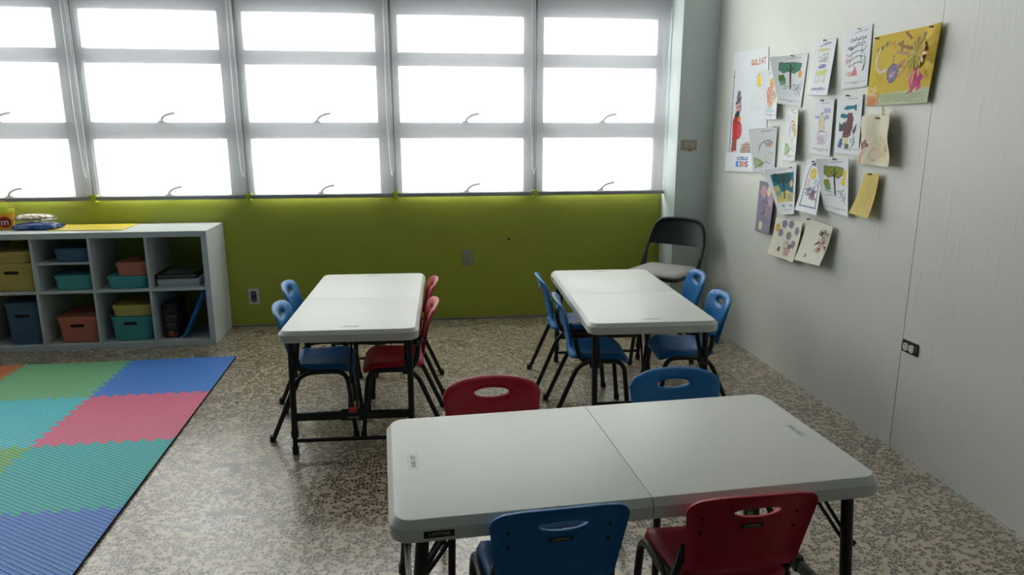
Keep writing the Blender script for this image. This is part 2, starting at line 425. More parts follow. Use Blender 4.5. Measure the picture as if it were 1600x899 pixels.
# ---- roller blinds
ORD = ['closest to the grey corner column', 'second from the grey corner column', 'the middle one, third from the grey column', 'second from the left, above the shelf end', 'leftmost, above the toy bucket', 'just past the left edge of view', 'at the far left wall']
for k in range(7):
    xa = -.2354 - k * 1.0265; xb = xa - 1.0265
    if k == 6: xb = XL + .01
    t = thing('roller_blind', 'white sheer roller blind, ' + ORD[k], 'blind', ((xa + xb) / 2, -.05, .955), 0, 'roller blinds over the windows')
    hw = (xa - xb) / 2 - .009; H0, H1 = .012, 1.44
    bm = bmesh.new(); nx, nz = 26, 70; g = []
    ph = random.uniform(0, 6)
    for j in range(nz + 1):
        z = H0 + (H1 - H0) * j / nz; row = []
        for i in range(nx + 1):
            x = -hw + 2 * hw * i / nx
            e = math.exp(-(x + hw) / .10)
            y = .004 * math.sin(z * 3.1 + ph) * (1 - e) + .003 * math.sin(x * 5 + z * 2 + ph) - .010 * e
            row.append(bm.verts.new((x, y * min(1, (z) / .12), z)))
        g.append(row)
    for j in range(nz):
        for i in range(nx): bm.faces.new((g[j][i], g[j][i + 1], g[j + 1][i + 1], g[j + 1][i]))
    obj('fabric', bm, M['blind'], t)
    bm = bmesh.new(); box(bm, -hw, hw, -.008, .008, -.008, .018, bev=.003); obj('hem_bar', bm, M['hem'], t)
    bm = bmesh.new()
    n = 16; pr = [(.026, 0)]
    tube(bm, [(-hw, 0, H1 + .01), (hw, 0, H1 + .01)], .028, 16); obj('roller_tube', bm, M['hem'], t)
    bm = bmesh.new(); xc = hw - .012
    tube(bm, fillet([(xc - .016, -.030, H1), (xc - .022, -.024, .60), (xc - .010, -.024, .20), (xc + .004, -.026, .135), (xc + .018, -.024, .20), (xc + .016, -.024, .60), (xc + .006, -.030, H1)], .05, 4), .0026, 6)
    obj('bead_chain', bm, M['chain'], t)

# ================================================================= FOLDING TABLES
TZ = 0.582; TH = .0525; TL, TW = 1.2435, .608
def make_table(label, loc, rz):
    t = thing('folding_table', label, 'table', loc, rz, 'white folding tables')
    for s in (-1, 1):
        hx = (TL / 2 - .001) / 2; cx = s * (TL / 4 + .0005)
        R = .05; q = .002
        def L(inset, z, hz=0):
            r = max(.002, R - inset * .8); qq = q
            rs = (r, qq, qq, r) if s > 0 else (qq, r, r, qq)
            pts = rrect(hx - inset / 2, TW / 2 - inset, 0, 8, cx - s * inset / 2, 0, rs)
            return [(x, y, z) for x, y in pts]
        bm = bmesh.new()
        loft(bm, [L(.010, TZ - TH), L(.003, TZ - TH + .001), L(0, TZ - TH + .006), L(0, TZ - .018), L(.012, TZ - .0025), L(.0145, TZ - .0006), L(.018, TZ)])
        p = obj('tabletop_panel', bm, M['top'], t, auto=22)
        # moulded lettering near the outer end
        bm = bmesh.new()
        for z in (0,):
            o1 = rrect(.0125, .048, .006, 4); o2 = rrect(.0112, .0467, .005, 4)
            a = [bm.verts.new((s * .555 + x, y, TZ + .0004)) for x, y in o1]; b = [bm.verts.new((s * .555 + x, y, TZ + .0004)) for x, y in o2]
            for k in range(len(a)): bm.faces.new((a[k], a[(k + 1) % len(a)], b[(k + 1) % len(a)], b[k]))
        obj('moulded_border', bm, M['emboss'], p, smooth=False)
        text_mesh('LIFETIME', .019, 'moulded_lettering', M['emboss'], p, (s * .555, 0, TZ + .0003), (0, 0, s * PI / 2), .0003, 1.0)
    # black sticker on the skirt, left end of the long side
    bm = bmesh.new(); box(bm, -.545, -.475, -TW / 2 - .0012, -TW / 2 + .001, TZ - .041, TZ - .024, bev=.0006, seg=1)
    pl = obj('skirt_nameplate', bm, M['plate'], t)
    text_mesh('LIFETIME', .0125, 'plate_lettering', M['letters'], pl, (-.51, -TW / 2 - .0014, TZ - .0325), (PI / 2, 0, 0), .0003)
    for y in (-.235, .235):
        bm = bmesh.new(); box(bm, -.56, .56, y - .011, y + .011, TZ - TH - .014, TZ - TH + .002, bev=.003); obj('rail', bm, M['black'], t)
    for s in (-1, 1):
        xt, xf = s * .545, s * .590
        for y in (-.262, .262):
            bm = bmesh.new()
            tube(bm, [(xt, y, TZ - TH), (xf - s * .008, y, .10)], .0140, 12, 1.15, up=(0, 1, 0))
            tube(bm, [(xf - s * .0085, y, .112), (xf - s * .0065, y, .078)], .0175, 12, 1.15, up=(0, 1, 0))
            lg = obj('leg', bm, M['black'], t)
            bm = bmesh.new(); tube(bm, [(xf - s * .008, y, .09), (xf, y, .03)], .0115, 12); tube(bm, [(xf - s * .001, y, .034), (xf, y, 0)], .0150, 12)
            obj('foot', bm, M['rubber'], lg)
            bm = bmesh.new()
            for dx in (0, .022):
                xa = s * (.556 - dx * .2); yy = y + (.020 if y < 0 else -.020)
                tube(bm, [(s * (.585 - dx), yy, TZ - .215 + dx * .3), (s * (.475 - dx), yy, TZ - TH)], .005, 6, 1.6)
            tube(bm, [(s * .585, yy - .012, TZ - .212), (s * .585, yy + .012, TZ - .212)], .009, 10)
            obj('brace', bm, M['black'], t)
        bm = bmesh.new(); xm = s * .574
        box(bm, xm - .009, xm + .009, -.252, .252, .152, .190, bev=.004)
        box(bm, xm - .013, xm + .013, -.055, .055, .148, .199, bev=.006)
        cb = obj('crossbar', bm, M['black'], t)
        bm = bmesh.new(); box(bm, xm + s * .013 - .0008, xm + s * .013 + .0008, -.048, .048, .154, .172, bev=.0004, seg=1)
        obj('nameplate', bm, M['plate'], cb)
        text_mesh('LIFETIME', .014, 'plate_lettering', M['letters'], cb, (xm + s * .0142, 0, .163), (PI / 2, 0, s * PI / 2), .0003)
        bm = bmesh.new(); box(bm, xm + s * .004 - .011, xm + s * .004 + .011, -.018 - .0, .018, .186, .207, bev=.003); lk = obj('lock_tab', bm, M['redlock'], cb)
        bm = bmesh.new(); tube(bm, [(s * .583, -.262, .060), (s * .583, .262, .060)], .0095, 10); obj('lower_bar', bm, M['black'], t)
        bm = bmesh.new()
        tube(bm, [(xm - s * .004, .018, .19), (s * .40, .012, TZ - .075), (s * .30, .010, TZ - TH - .004)], .0055, 8)
        tube(bm, [(xm - s * .004, -.018, .19), (s * .40, -.012, TZ - .075), (s * .30, -.010, TZ - TH - .004)], .0055, 8)
        obj('centre_brace', bm, M['black'], t)
    return t
# only one skirt sticker and one set of meshes: the other two tables are copies
tab = make_table('largest white folding table at the front, long side facing the viewer', (-1.6121, -3.5241, 0), .048)
GT = 'white folding tables'
dup(tab, (-2.4263, -1.6403, 0), -PI / 2 - .0407, 'white folding table at left with red chairs on one side, blue on the other', GT)
dup(tab, (-1.0568, -1.6952, 0), -PI / 2 - .0401, 'white folding table between four blue chairs, in front of the black folding chair', GT)

# ================================================================= CHILDREN'S CHAIRS
def shell(outline, hole, f, step, th, rim_w, rim_d, mi=0):
    """thin moulded panel: 2-D outline (+hole) mapped by f(a,b)->(point, normal); the rim rolls back by rim_d"""
    A = np.array(outline)
    x0, y0 = A.min(0); x1, y1 = A.max(0)
    def inside(p, poly):
        c = False; n = len(poly); j = n - 1
        for i in range(n):
            if (poly[i][1] > p[1]) != (poly[j][1] > p[1]) and p[0] < (poly[j][0] - poly[i][0]) * (p[1] - poly[i][1]) / (poly[j][1] - poly[i][1]) + poly[i][0]: c = not c
            j = i
        return c
    def dist(p, poly):
        P = np.array(poly); Q = np.roll(P, -1, 0); d = Q - P; w_ = np.array(p) - P
        t = np.clip((w_ * d).sum(1) / np.maximum((d * d).sum(1), 1e-12), 0, 1)
        return float(np.sqrt(((w_ - d * t[:, None]) ** 2).sum(1)).min())
    pts = [Vector(p) for p in outline]; edges = [(i, (i + 1) % len(outline)) for i in range(len(outline))]
    if hole:
        b = len(pts); pts += [Vector(p) for p in hole]; edges += [(b + i, b + (i + 1) % len(hole)) for i in range(len(hole))]
    # rings just inside the rim, for a clean roll
    yy = y0
    while yy < y1:
        xx = x0
        while xx < x1:
            p = (xx, yy)
            if inside(p, outline) and dist(p, outline) > step * .4 and (not hole or (not inside(p, hole) and dist(p, hole) > step * .4)): pts.append(Vector(p))
            xx += step
        yy += step
    V, E_, F, *_ = delaunay_2d_cdt(pts, edges, [], 1, 1e-6)
    bm = bmesh.new(); top = []; bot = []
    for v in V:
        p, n = f(v[0], v[1])
        d = dist(v, outline); k = max(0, 1 - d / rim_w); k = k * k * rim_d
        if hole:
            dh = dist(v, hole); kk = max(0, 1 - dh / (rim_w * .5)); k = max(k, kk * kk * rim_d * .7)
        top.append(bm.verts.new(p - n * k)); bot.append(bm.verts.new(p - n * (k + th)))
    cnt = {}
    for t3 in F:
        c = (sum(V[i][0] for i in t3) / len(t3), sum(V[i][1] for i in t3) / len(t3))
        if not inside(c, outline) or (hole and inside(c, hole)): continue
        bm.faces.new([top[i] for i in t3]); bm.faces.new([bot[i] for i in reversed(t3)])
        for i in range(len(t3)):
            e = (t3[i], t3[(i + 1) % len(t3)]); cnt[e] = cnt.get(e, 0) + 1
    for (a, b) in cnt:
        if (b, a) not in cnt: bm.faces.new((top[b], top[a], bot[a], bot[b]))
    bmesh.ops.remove_doubles(bm, verts=bm.verts, dist=1e-6)
    return bm

def back_outline():
    pts = []
    # (half width, height) going up the right side, local b = 0..BH
    BH = .262; out = []
    def arc(cx, cy, r, a0, a1, n=7):
        for k in range(n + 1):
            a = math.radians(a0 + (a1 - a0) * k / n); out.append((cx + r * math.cos(a), cy + r * math.sin(a)))
    arc(.118, .030, .022, -90, -5, 4)
    arc(.108, BH - .064, .050, 5, 78, 7)
    for k in range(1, 8):
        x = .118 - .236 * k / 8; out.append((x, BH - .006 - .012 * (x / .118) ** 2 + .006))
    arc(-.108, BH - .064, .050, 102, 175, 7)
    arc(-.118, .030, .022, 185, 270, 4)
    return [(x * 1.0, y) for x, y in out]
def lens(cx, cy, w_, up_, dn, n=10):
    out = []
    for k in range(n): a = PI * k / n; out.append((cx + w_ * math.cos(a), cy + up_ * math.sin(a)))
    for k in range(n): a = PI + PI * k / n; out.append((cx + w_ * math.cos(a), cy + dn * math.sin(a)))
    return out
def back_map(a, b):
    # sitter side is +Y; the panel wraps forward at its sides and leans back
    yy = -.098 - .21 * b - .12 * b * b + .030 * (a / .16) ** 2
    z = .386 + b * .935
    dy = -.21 - .24 * b
    n = Vector((-2 * .030 * a / .0256, 1.0, -dy)).normalized()
    return Vector((a, yy, z)), n
def seat_outline():
    out = []
    def arc(cx, cy, r, a0, a1, n=6, sx=1):
        for k in range(n + 1):
            a = math.radians(a0 + (a1 - a0) * k / n); out.append((cx + r * math.cos(a) * sx, cy + r * math.sin(a)))
    arc(.105, .150, .055, 0, 90); arc(-.105, .150, .055, 90, 180); arc(-.092, -.050, .050, 180, 270); arc(.092, -.050, .050, 270, 360)
    return out
def seat_map(a, b):
    z = .358 - .020 * math.exp(-(a / .10) ** 2 - ((b - .04) / .10) ** 2) + .010 * (abs(a) / .16) ** 3
    if b > .12: z -= 5.5 * (b - .12) ** 2
    if b < -.10: z += 3.0 * (b + .10) ** 2
    # front corners fall away
    z -= .008 * max(0, (b - .05) / .15) * (abs(a) / .16) ** 2
    e = .003
    return Vector((a, b, z)), Vector((0, (0 if b < .12 else 18 * (b - .12)), 1)).normalized()
SHELLS = {}
def make_chair(colour, label, loc, rz, group):
    c = M[colour]
    t = thing('stacking_chair', label, 'chair', loc, rz, group)
    st = obj('seat', shell(seat_outline(), None, seat_map, .016, .007, .016, .020), c, t, auto=60)
    bk = obj('backrest', shell(back_outline(), lens(0, .205, .057, .0135, .0165), back_map, .014, .006, .026, .016), c, t, auto=60)
    # name plate on the rear of the back
    p, n = back_map(0, .150)
    bm = bmesh.new(); box(bm, -.029, .029, -.0008, .0008, -.0065, .0065, bev=.0004, seg=1)
    tilt = math.atan2(n.z, n.y)
    q = p - n * .0072
    bmesh.ops.transform(bm, matrix=Matrix.Translation(q) @ Matrix.Rotation(tilt, 4, 'X'), verts=bm.verts)
    pl = obj('nameplate', bm, M['plate'], bk)
    text_mesh('LIFETIME', .0112, 'plate_lettering', M['letters'], bk, q - n * .0010, (PI / 2 + tilt, 0, 0), .0002)
    me = bk.children[-1].data
    bm = bmesh.new()
    for a_ in (-.118, .118):
        for b_ in (.125, .172):
            p2, n2 = back_map(a_, b_); r = bmesh.ops.create_cone(bm, cap_ends=True, segments=12, radius1=.0042, radius2=.0034, depth=.003)
            bmesh.ops.transform(bm, matrix=Matrix.Translation(p2 - n2 * .0075) @ n2.to_track_quat('Z', 'Y').to_matrix().to_4x4(), verts=r['verts'])
    obj('rivet', bm, M['rubber'], bk)
    for s in (-1, 1):
        bm = bmesh.new()
        path = fillet([(s * .172, .192, .012), (s * .163, .160, .331), (s * .158, -.055, .328), (s * .172, -.190, .012)], [.06, .07], 7)
        tube(bm, path, .0115, 10)
        fr = obj('side_frame', bm, M['black'], t)
        for fy, fx in ((.193, .1725), (-.1945, .1725)):
            bm = bmesh.new(); tube(bm, [(s * fx, fy, 0), (s * (fx - .0004), fy - math.copysign(.002, fy), .030)], .0145, 10); obj('foot_cap', bm, M['rubber'], fr)
        bm = bmesh.new()
        tube(bm, fillet([(s * .150, .040, .328), (s * .154, -.045, .330), (s * .150, -.068, .385), (s * .139, -.076, .440)], .05, 5), .0095, 10, 1.3, up=(1, 0, 0))
        obj('back_support', bm, M['black'], t)
    for y in (.12, -.03):
        bm = bmesh.new(); tube(bm, [(-.158, y, .322), (.158, y, .322)], .009, 8); obj('crossbar', bm, M['black'], t)
    return t
GB, GR = 'blue stacking chairs', 'red stacking chairs'
R90 = PI / 2
blue0 = make_chair('blue', "child's blue plastic chair at the front edge, its back to the viewer", (-1.838, -3.732, 0), math.radians(3), GB)
red0 = make_chair('red', "child's red plastic chair at the front edge, its back to the viewer", (-1.372, -3.735, 0), math.radians(1), GR)
dup(red0, (-1.900, -3.205, 0), PI + .03, "child's red plastic chair behind the nearest table, only its upper back showing", GR)
dup(blue0, (-1.262, -3.205, 0), PI + .03, "child's blue plastic chair behind the nearest table, only its upper back showing", GB)
dup(blue0, (-2.645, -1.900, 0), -R90, "child's blue plastic chair at the left table, left side, nearer the viewer", GB)
dup(blue0, (-2.688, -1.415, 0), -R90, "child's blue plastic chair at the left table, left side, nearer the green wall", GB)
dup(red0, (-2.225, -1.915, 0), R90, "child's red plastic chair at the left table, right side, nearer the viewer", GR)
dup(red0, (-2.212, -1.405, 0), R90, "child's red plastic chair at the left table, right side, nearer the green wall", GR)
dup(blue0, (-1.300, -1.915, 0), -R90 - .10, "child's blue plastic chair at the right table, left side, nearer the viewer", GB)
dup(blue0, (-1.300, -1.395, 0), -R90 - .05, "child's blue plastic chair at the right table, left side, nearer the green wall", GB)
dup(blue0, (-.762, -1.930, 0), R90 - .10, "child's blue plastic chair at the right table, right side, nearer the viewer", GB)
dup(blue0, (-.675, -1.400, 0), R90 - .10, "child's blue plastic chair at the right table, right side, nearer the folding chair", GB)

# ================================================================= BLACK FOLDING CHAIR
def folding_chair(loc, rz):
    t = thing('folding_chair', 'black folding chair with a grey padded seat in the corner by the column', 'chair', loc, rz)
    # facing +Y locally. front legs run up into the hooped back
    bm = bmesh.new(); w_ = .215
    L = [(-w_ - .012, .25, .0), (-w_, -.10, .50), (-w_ + .004, -.185, .66), (-w_ + .045, -.215, .785), (0, -.222, .800)]
    pts = L + [(-x, y, z) for x, y, z in reversed(L[:-1])]
    tube(bm, fillet(pts, [.05, .10, .09, .06, .09, .10, .05], 6), .0115, 10)
    fr = obj('front_frame', bm, M['fold_black'], t)
    bm = bmesh.new()
    for s in (-1, 1): tube(bm, [(s * (w_ - .022), -.26, 0), (s * (w_ - .022), -.02, .40), (s * (w_ - .020), -.105, .52)] if False else [(s * (w_ - .022), -.26, 0), (s * (w_ - .022), .06, .42)], .0105, 10)
    tube(bm, [(-w_ + .022, -.225, .05), (w_ - .022, -.225, .05)], .009, 8)
    obj('rear_frame', bm, M['fold_black'], t)
    for s in (-1, 1):
        bm = bmesh.new()
        tube(bm, [(s * (w_ - .004), -.020, .425), (s * (w_ - .002), -.150, .575)], .010, 8, .4)
        tube(bm, [(s * (w_ - .004), -.100, .420), (s * (w_ - .002), -.150, .575)], .007, 8, .5)
        obj('hinge_link', bm, M['fold_black'], t)
    # curved pressed back panel
    bm = bmesh.new(); nx, nz = 20, 8; F, B = [], []
    for j in range(nz + 1):
        v = j / nz; rf, rb = [], []
        for i in range(nx + 1):
            u = -1 + 2 * i / nx
            ztop = .790 - .012 * u * u - .075 * max(0, abs(u) - .68) ** 2 / .1
            zbot = .608 - .004 * (1 - u * u)
            z = zbot + (ztop - zbot) * v
            hw = .205 - .0 * v - .020 * max(0, (z - .70) / .09) ** 2
            x = u * hw
            y = -.178 - (z - .64) * .27 - .040 * (1 - u * u)
            rf.append(bm.verts.new((x, y + .003, z))); rb.append(bm.verts.new((x, y - .003, z)))
        F.append(rf); B.append(rb)
    for j in range(nz):
        for i in range(nx):
            bm.faces.new((F[j][i], F[j][i + 1], F[j + 1][i + 1], F[j + 1][i])); bm.faces.new((B[j][i + 1], B[j][i], B[j + 1][i], B[j + 1][i + 1]))
    for i in range(nx):
        bm.faces.new((F[0][i + 1], F[0][i], B[0][i], B[0][i + 1])); bm.faces.new((F[nz][i], F[nz][i + 1], B[nz][i + 1], B[nz][i]))
    for j in range(nz):
        bm.faces.new((F[j][0], F[j + 1][0], B[j + 1][0], B[j][0])); bm.faces.new((F[j + 1][nx], F[j][nx], B[j][nx], B[j + 1][nx]))
    obj('back_panel', bm, M['fold_black'], t, auto=50)
    def so(k, z, sh=0): return [(x, y, z) for x, y in rrect(.195 - k, .20 - k, .05 - k * .5, 6, 0, .03 + sh)]
    bm = bmesh.new(); loft(bm, [so(.02, .415), so(.004, .417), so(0, .425), so(.002, .437), so(.01, .440)])
    obj('seat_pan', bm, M['fold_black'], t)
    bm = bmesh.new(); loft(bm, [so(.006, .439), so(-.002, .446), so(0, .456), so(.012, .466), so(.035, .472), so(.09, .475)])
    obj('seat_pad', bm, M['cushion'], t, auto=70)
    return t
folding_chair((-.405, -.520, 0), PI - math.radians(45))

# ================================================================= CUBE SHELF
SX, SD, SH, SP = -3.513, .4365, .780, .3474
def shelf_unit():
    t = thing('cube_shelf', 'low white eight-cube shelving unit standing against the green wall', 'shelf', (SX - 2 * SP - .038, -SD / 2 - .006, 0))
    cx = SX - 2 * SP - .038; cy = -SD / 2 - .006
    def X(x): return x - cx
    f = .038; x0 = SX - 4 * SP - 2 * f; y0, y1 = -SD / 2, SD / 2
    def part(name, *b):
        bm = bmesh.new(); box(bm, *b, bev=.0015, seg=1); return obj(name, bm, M['shelf'], t)
    part('top_board', X(x0), X(SX), y0, y1, SH - f, SH)
    part('bottom_board', X(x0), X(SX), y0, y1, 0, f)
    part('side_panel', X(SX - f), X(SX), y0 + .0005, y1 - .0005, f, SH - f)
    part('side_panel', X(x0), X(x0 + f), y0 + .0005, y1 - .0005, f, SH - f)
    part('middle_board', X(x0 + f), X(SX - f), y0 + .001, y1, .382, .398)
    for k in (1, 2, 3):
        xd = SX - f - k * SP
        part('divider', X(xd - .008), X(xd + .008), y0 + .002, y1, f, .382)
        part('divider', X(xd - .008), X(xd + .008), y0 + .002, y1, .398, SH - f)
    xd = SX - f - 2 * SP
    xe = SX - f - 3 * SP
    part('insert_shelf', X(xe + .008), X(xd - .008), y0 + .006, y1 - .05, .573, .585)
    part('insert_side', X(xe + .008), X(xe + .020), y0 + .006, y1 - .05, .398, .573)
    return t
shelf_unit()

BINM = {}
def binmat(n, rgb):
    if n not in BINM: BINM[n] = mat(n + '_bin_plastic', rgb, .5, spec=.4, bump=(300, .1, .0004))
    return BINM[n]
def make_bin(name, label, col, cx, z, w_, d, h, hole=True, lid=True, y=-.415, sticker=False, rz=0.0, lidcol=None):
    """tapered rounded plastic bin; cx = centre, y = front face"""
    m = binmat(*col)
    t = thing(name, label, 'storage bin', (cx, y + d / 2, z), rz, 'plastic storage bins in the cube shelf')
    hx, hy = w_ / 2, d / 2
    def L(k, zz, r=.05): return [(x, yy, zz) for x, yy in rrect(hx - k, hy - k, r - k * .5, 8)]
    bm = bmesh.new()
    tp = .011 if h > .12 else .006
    loft(bm, [L(tp + .007, 0), L(tp + .003, .002), L(tp, .012), L(.004, h - .016), L(0, h - .014), L(0, h), L(.004, h), L(.006, h - .004), L(tp + .004, .018), L(tp + .010, .006)], cap1=True)
    b = obj('bin_body', bm, m, t)
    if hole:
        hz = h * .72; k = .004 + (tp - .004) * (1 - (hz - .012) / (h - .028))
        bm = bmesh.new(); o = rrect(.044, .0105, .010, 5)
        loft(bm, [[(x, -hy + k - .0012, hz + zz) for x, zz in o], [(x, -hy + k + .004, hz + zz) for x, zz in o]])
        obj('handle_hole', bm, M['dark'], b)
    if lid:
        bm = bmesh.new()
        loft(bm, [L(-.0015, h - .005), L(-.003, h), L(-.002, h + .007), L(.005, h + .013), L(.014, h + .013), L(.017, h + .010), L(.03, h + .010)])
        ld = obj('lid', bm, binmat(*(lidcol or col)), t)
        if sticker:
            bm = bmesh.new(); box(bm, .018, .070, -hy + .10, -hy + .13, h + .0100, h + .0112); obj('label_sticker', bm, M['whiteplate'], ld)
    return t
YEL = ('mustard_yellow', (206, 184, 104)); NAVY = ('slate_blue', (70, 106, 138)); TEAL = ('teal', (84, 168, 172)); TERRA = ('terracotta', (212, 126, 106))
make_bin('storage_bin', 'tall mustard yellow bin with a handle hole, leftmost in the upper row', YEL, -4.745, .399, .272, .33, .172)
make_bin('storage_box', 'shallow mustard yellow lidded box stacked on the tall yellow bin', YEL, -4.765, .585, .262, .31, .062, hole=False)
make_bin('storage_bin', 'tall slate blue bin with a handle hole, leftmost in the lower row', NAVY, -4.722, .039, .225, .33, .270)
make_bin('storage_box', 'shallow slate blue lidded box on the little extra shelf', NAVY, -4.372, .586, .226, .30, .074, hole=False)
make_bin('storage_box', 'shallow teal lidded box under the little extra shelf', TEAL, -4.385, .399, .240, .30, .085, hole=False)
make_bin('storage_bin', 'terracotta bin with a handle hole and a label on its lid', TERRA, -4.392, .039, .265, .33, .163, sticker=True)
make_bin('storage_box', 'shallow teal lidded box under the small terracotta box', TEAL, -4.055, .399, .255, .31, .070, hole=False)
make_bin('storage_box', 'small terracotta lidded box stacked on a shallow teal box', TERRA, -4.018, .483, .200, .27, .076, hole=False)
make_bin('storage_bin', 'teal bin with a handle hole in the lower row, under a yellow box', TEAL, -4.060, .039, .262, .32, .168, lid=False)
make_bin('storage_box', 'shallow mustard yellow lidded box lying on the teal bin', YEL, -4.052, .208, .252, .30, .062, hole=False, rz=.05)

# small plastic sprig on the terracotta box
t = thing('plastic_plant_sprig', 'small pale green and pink plastic sprig on the small terracotta box', 'toy', (-3.985, -.30, .5725))
bm = bmesh.new()
for k in range(5):
    a = k * 1.3; tube(bm, [(0, 0, 0), (.012 * math.cos(a), .012 * math.sin(a), .025), (.035 * math.cos(a), .03 * math.sin(a), .045 + .008 * k)], .0016, 5)
obj('stem', bm, mat('dull_green_stem', (86, 96, 58), .6), t)
bm = bmesh.new()
for k in range(9):
    a = k * 2.1; r = .018 + .02 * (k % 3) / 2; c = Vector((r * math.cos(a), r * math.sin(a), .030 + .006 * k))
    u = Vector((math.cos(a), math.sin(a), .4)) * .014; s = Vector((-math.sin(a), math.cos(a), 0)) * .006
    bm.faces.new([bm.verts.new(p) for p in (c - u, c + s, c + u, c - s)])
obj('leaf', bm, mat('dull_leaf_plastic', (112, 118, 70), .5), t)

# binder and white box in the upper right cube
t = thing('white_game_box', 'flat white cardboard box under a black binder in the right upper cube', 'box', (-3.735, -.245, .3985))
bm = bmesh.new(); box(bm, -.132, .132, -.135, .135, 0, .052, bev=.002); obj('box_base', bm, mat('white_card', (196, 202, 210), .6), t)
bm = bmesh.new(); box(bm, -.1345, .1345, -.1375, .1375, .022, .0545, bev=.002); obj('box_lid', bm, mat('white_card_lid', (206, 212, 218), .6), t)
t = thing('ring_binder', 'black ring binder with a grey cover sheet lying on the white box', 'binder', (-3.742, -.240, .4535), .02)
bm = bmesh.new(); box(bm, -.135, .125, -.15, .15, 0, .003, bev=.001); box(bm, -.135, .125, -.15, .15, .026, .029, bev=.001); box(bm, -.138, -.134, -.15, .15, 0, .029, bev=.001)
obj('cover', bm, M['rubber'], t)
bm = bmesh.new(); box(bm, -.125, .115, -.140, .140, .004, .025, bev=.001); obj('page_stack', bm, mat('page_edges', (120, 122, 118), .8), t)
bm = bmesh.new(); box(bm, -.105, .100, -.125, .125, .0291, .0297); obj('cover_sheet', bm, mat('grey_cover_sheet', (118, 124, 112), .35), t)
bm = bmesh.new()
for y in (-.08, .0, .08): tube(bm, [(-.137 + .014 * (1 - math.cos(a)), y, .0145 + .012 * math.sin(a)) for a in [x * PI / 6 - PI / 2 for x in range(7)]], .0018, 6)
obj('ring', bm, M['lever'], t)

# dark children's book box and leaning blue board in the lower right cube
def canvas(w_, h_, rgb): return np.ones((h_, w_, 3)) * np.array(rgb, float)
class Ink:
    """little rasteriser; u right 0..1, v up 0..1"""
    def __init__(s, w_, h_, rgb=(238, 240, 243)):
        s.w, s.h = w_, h_; s.a = canvas(w_, h_, rgb)
        s.U, s.V = np.meshgrid((np.arange(w_) + .5) / w_, (np.arange(h_) + .5) / h_)
        s.asp = 1.0
    def put(s, m, rgb, al=1.0): s.a[m] = s.a[m] * (1 - al) + np.array(rgb, float) * al
    def poly(s, pts, rgb, al=1.0):
        c = np.zeros_like(s.U, bool); n = len(pts); j = n - 1
        for i in range(n):
            xi, yi = pts[i]; xj, yj = pts[j]
            if yi != yj:
                c ^= ((yi > s.V) != (yj > s.V)) & (s.U < (xj - xi) * (s.V - yi) / (yj - yi) + xi)
            j = i
        s.put(c, rgb, al)
    def ell(s, cx, cy, rx, ry, rgb, al=1.0, ring=None):
        d = np.sqrt(((s.U - cx) / rx) ** 2 + ((s.V - cy) / ry) ** 2)
        s.put((d < 1) if ring is None else (abs(d - 1) < ring), rgb, al)
    def line(s, pts, wd, rgb, al=1.0):
        A = s.h / s.w if s.asp is None else s.asp
        m = np.zeros_like(s.U, bool)
        for (x0, y0), (x1, y1) in zip(pts[:-1], pts[1:]):
            dx, dy = x1 - x0, (y1 - y0) * A; L = dx * dx + dy * dy + 1e-12
            tt = np.clip(((s.U - x0) * dx + (s.V - y0) * A * dy) / L, 0, 1)
            m |= ((s.U - x0 - tt * dx) ** 2 + ((s.V - y0) * A - tt * dy) ** 2) < (wd / 2) ** 2
        s.put(m, rgb, al)
    def scrib(s, x0, x1, y0, y1, n, wd, rgb, al=.8, seed=0):
        r = random.Random(seed); pts = []
        for k in range(n): pts.append((x0 + (x1 - x0) * r.random(), y0 + (y1 - y0) * r.random()))
        s.line(pts, wd, rgb, al)
    def words(s, y, x0, x1, h_, rgb=(120, 126, 150), al=.8, seed=1):
        r = random.Random(seed); x = x0
        while x < x1:
            l = r.uniform(.02, .05); s.poly([(x, y - h_ / 2), (x + l, y - h_ / 2), (x + l, y + h_ / 2), (x, y + h_ / 2)], rgb, al); x += l + .015
GLY = {'G': 'O-', 'O': 'O'}
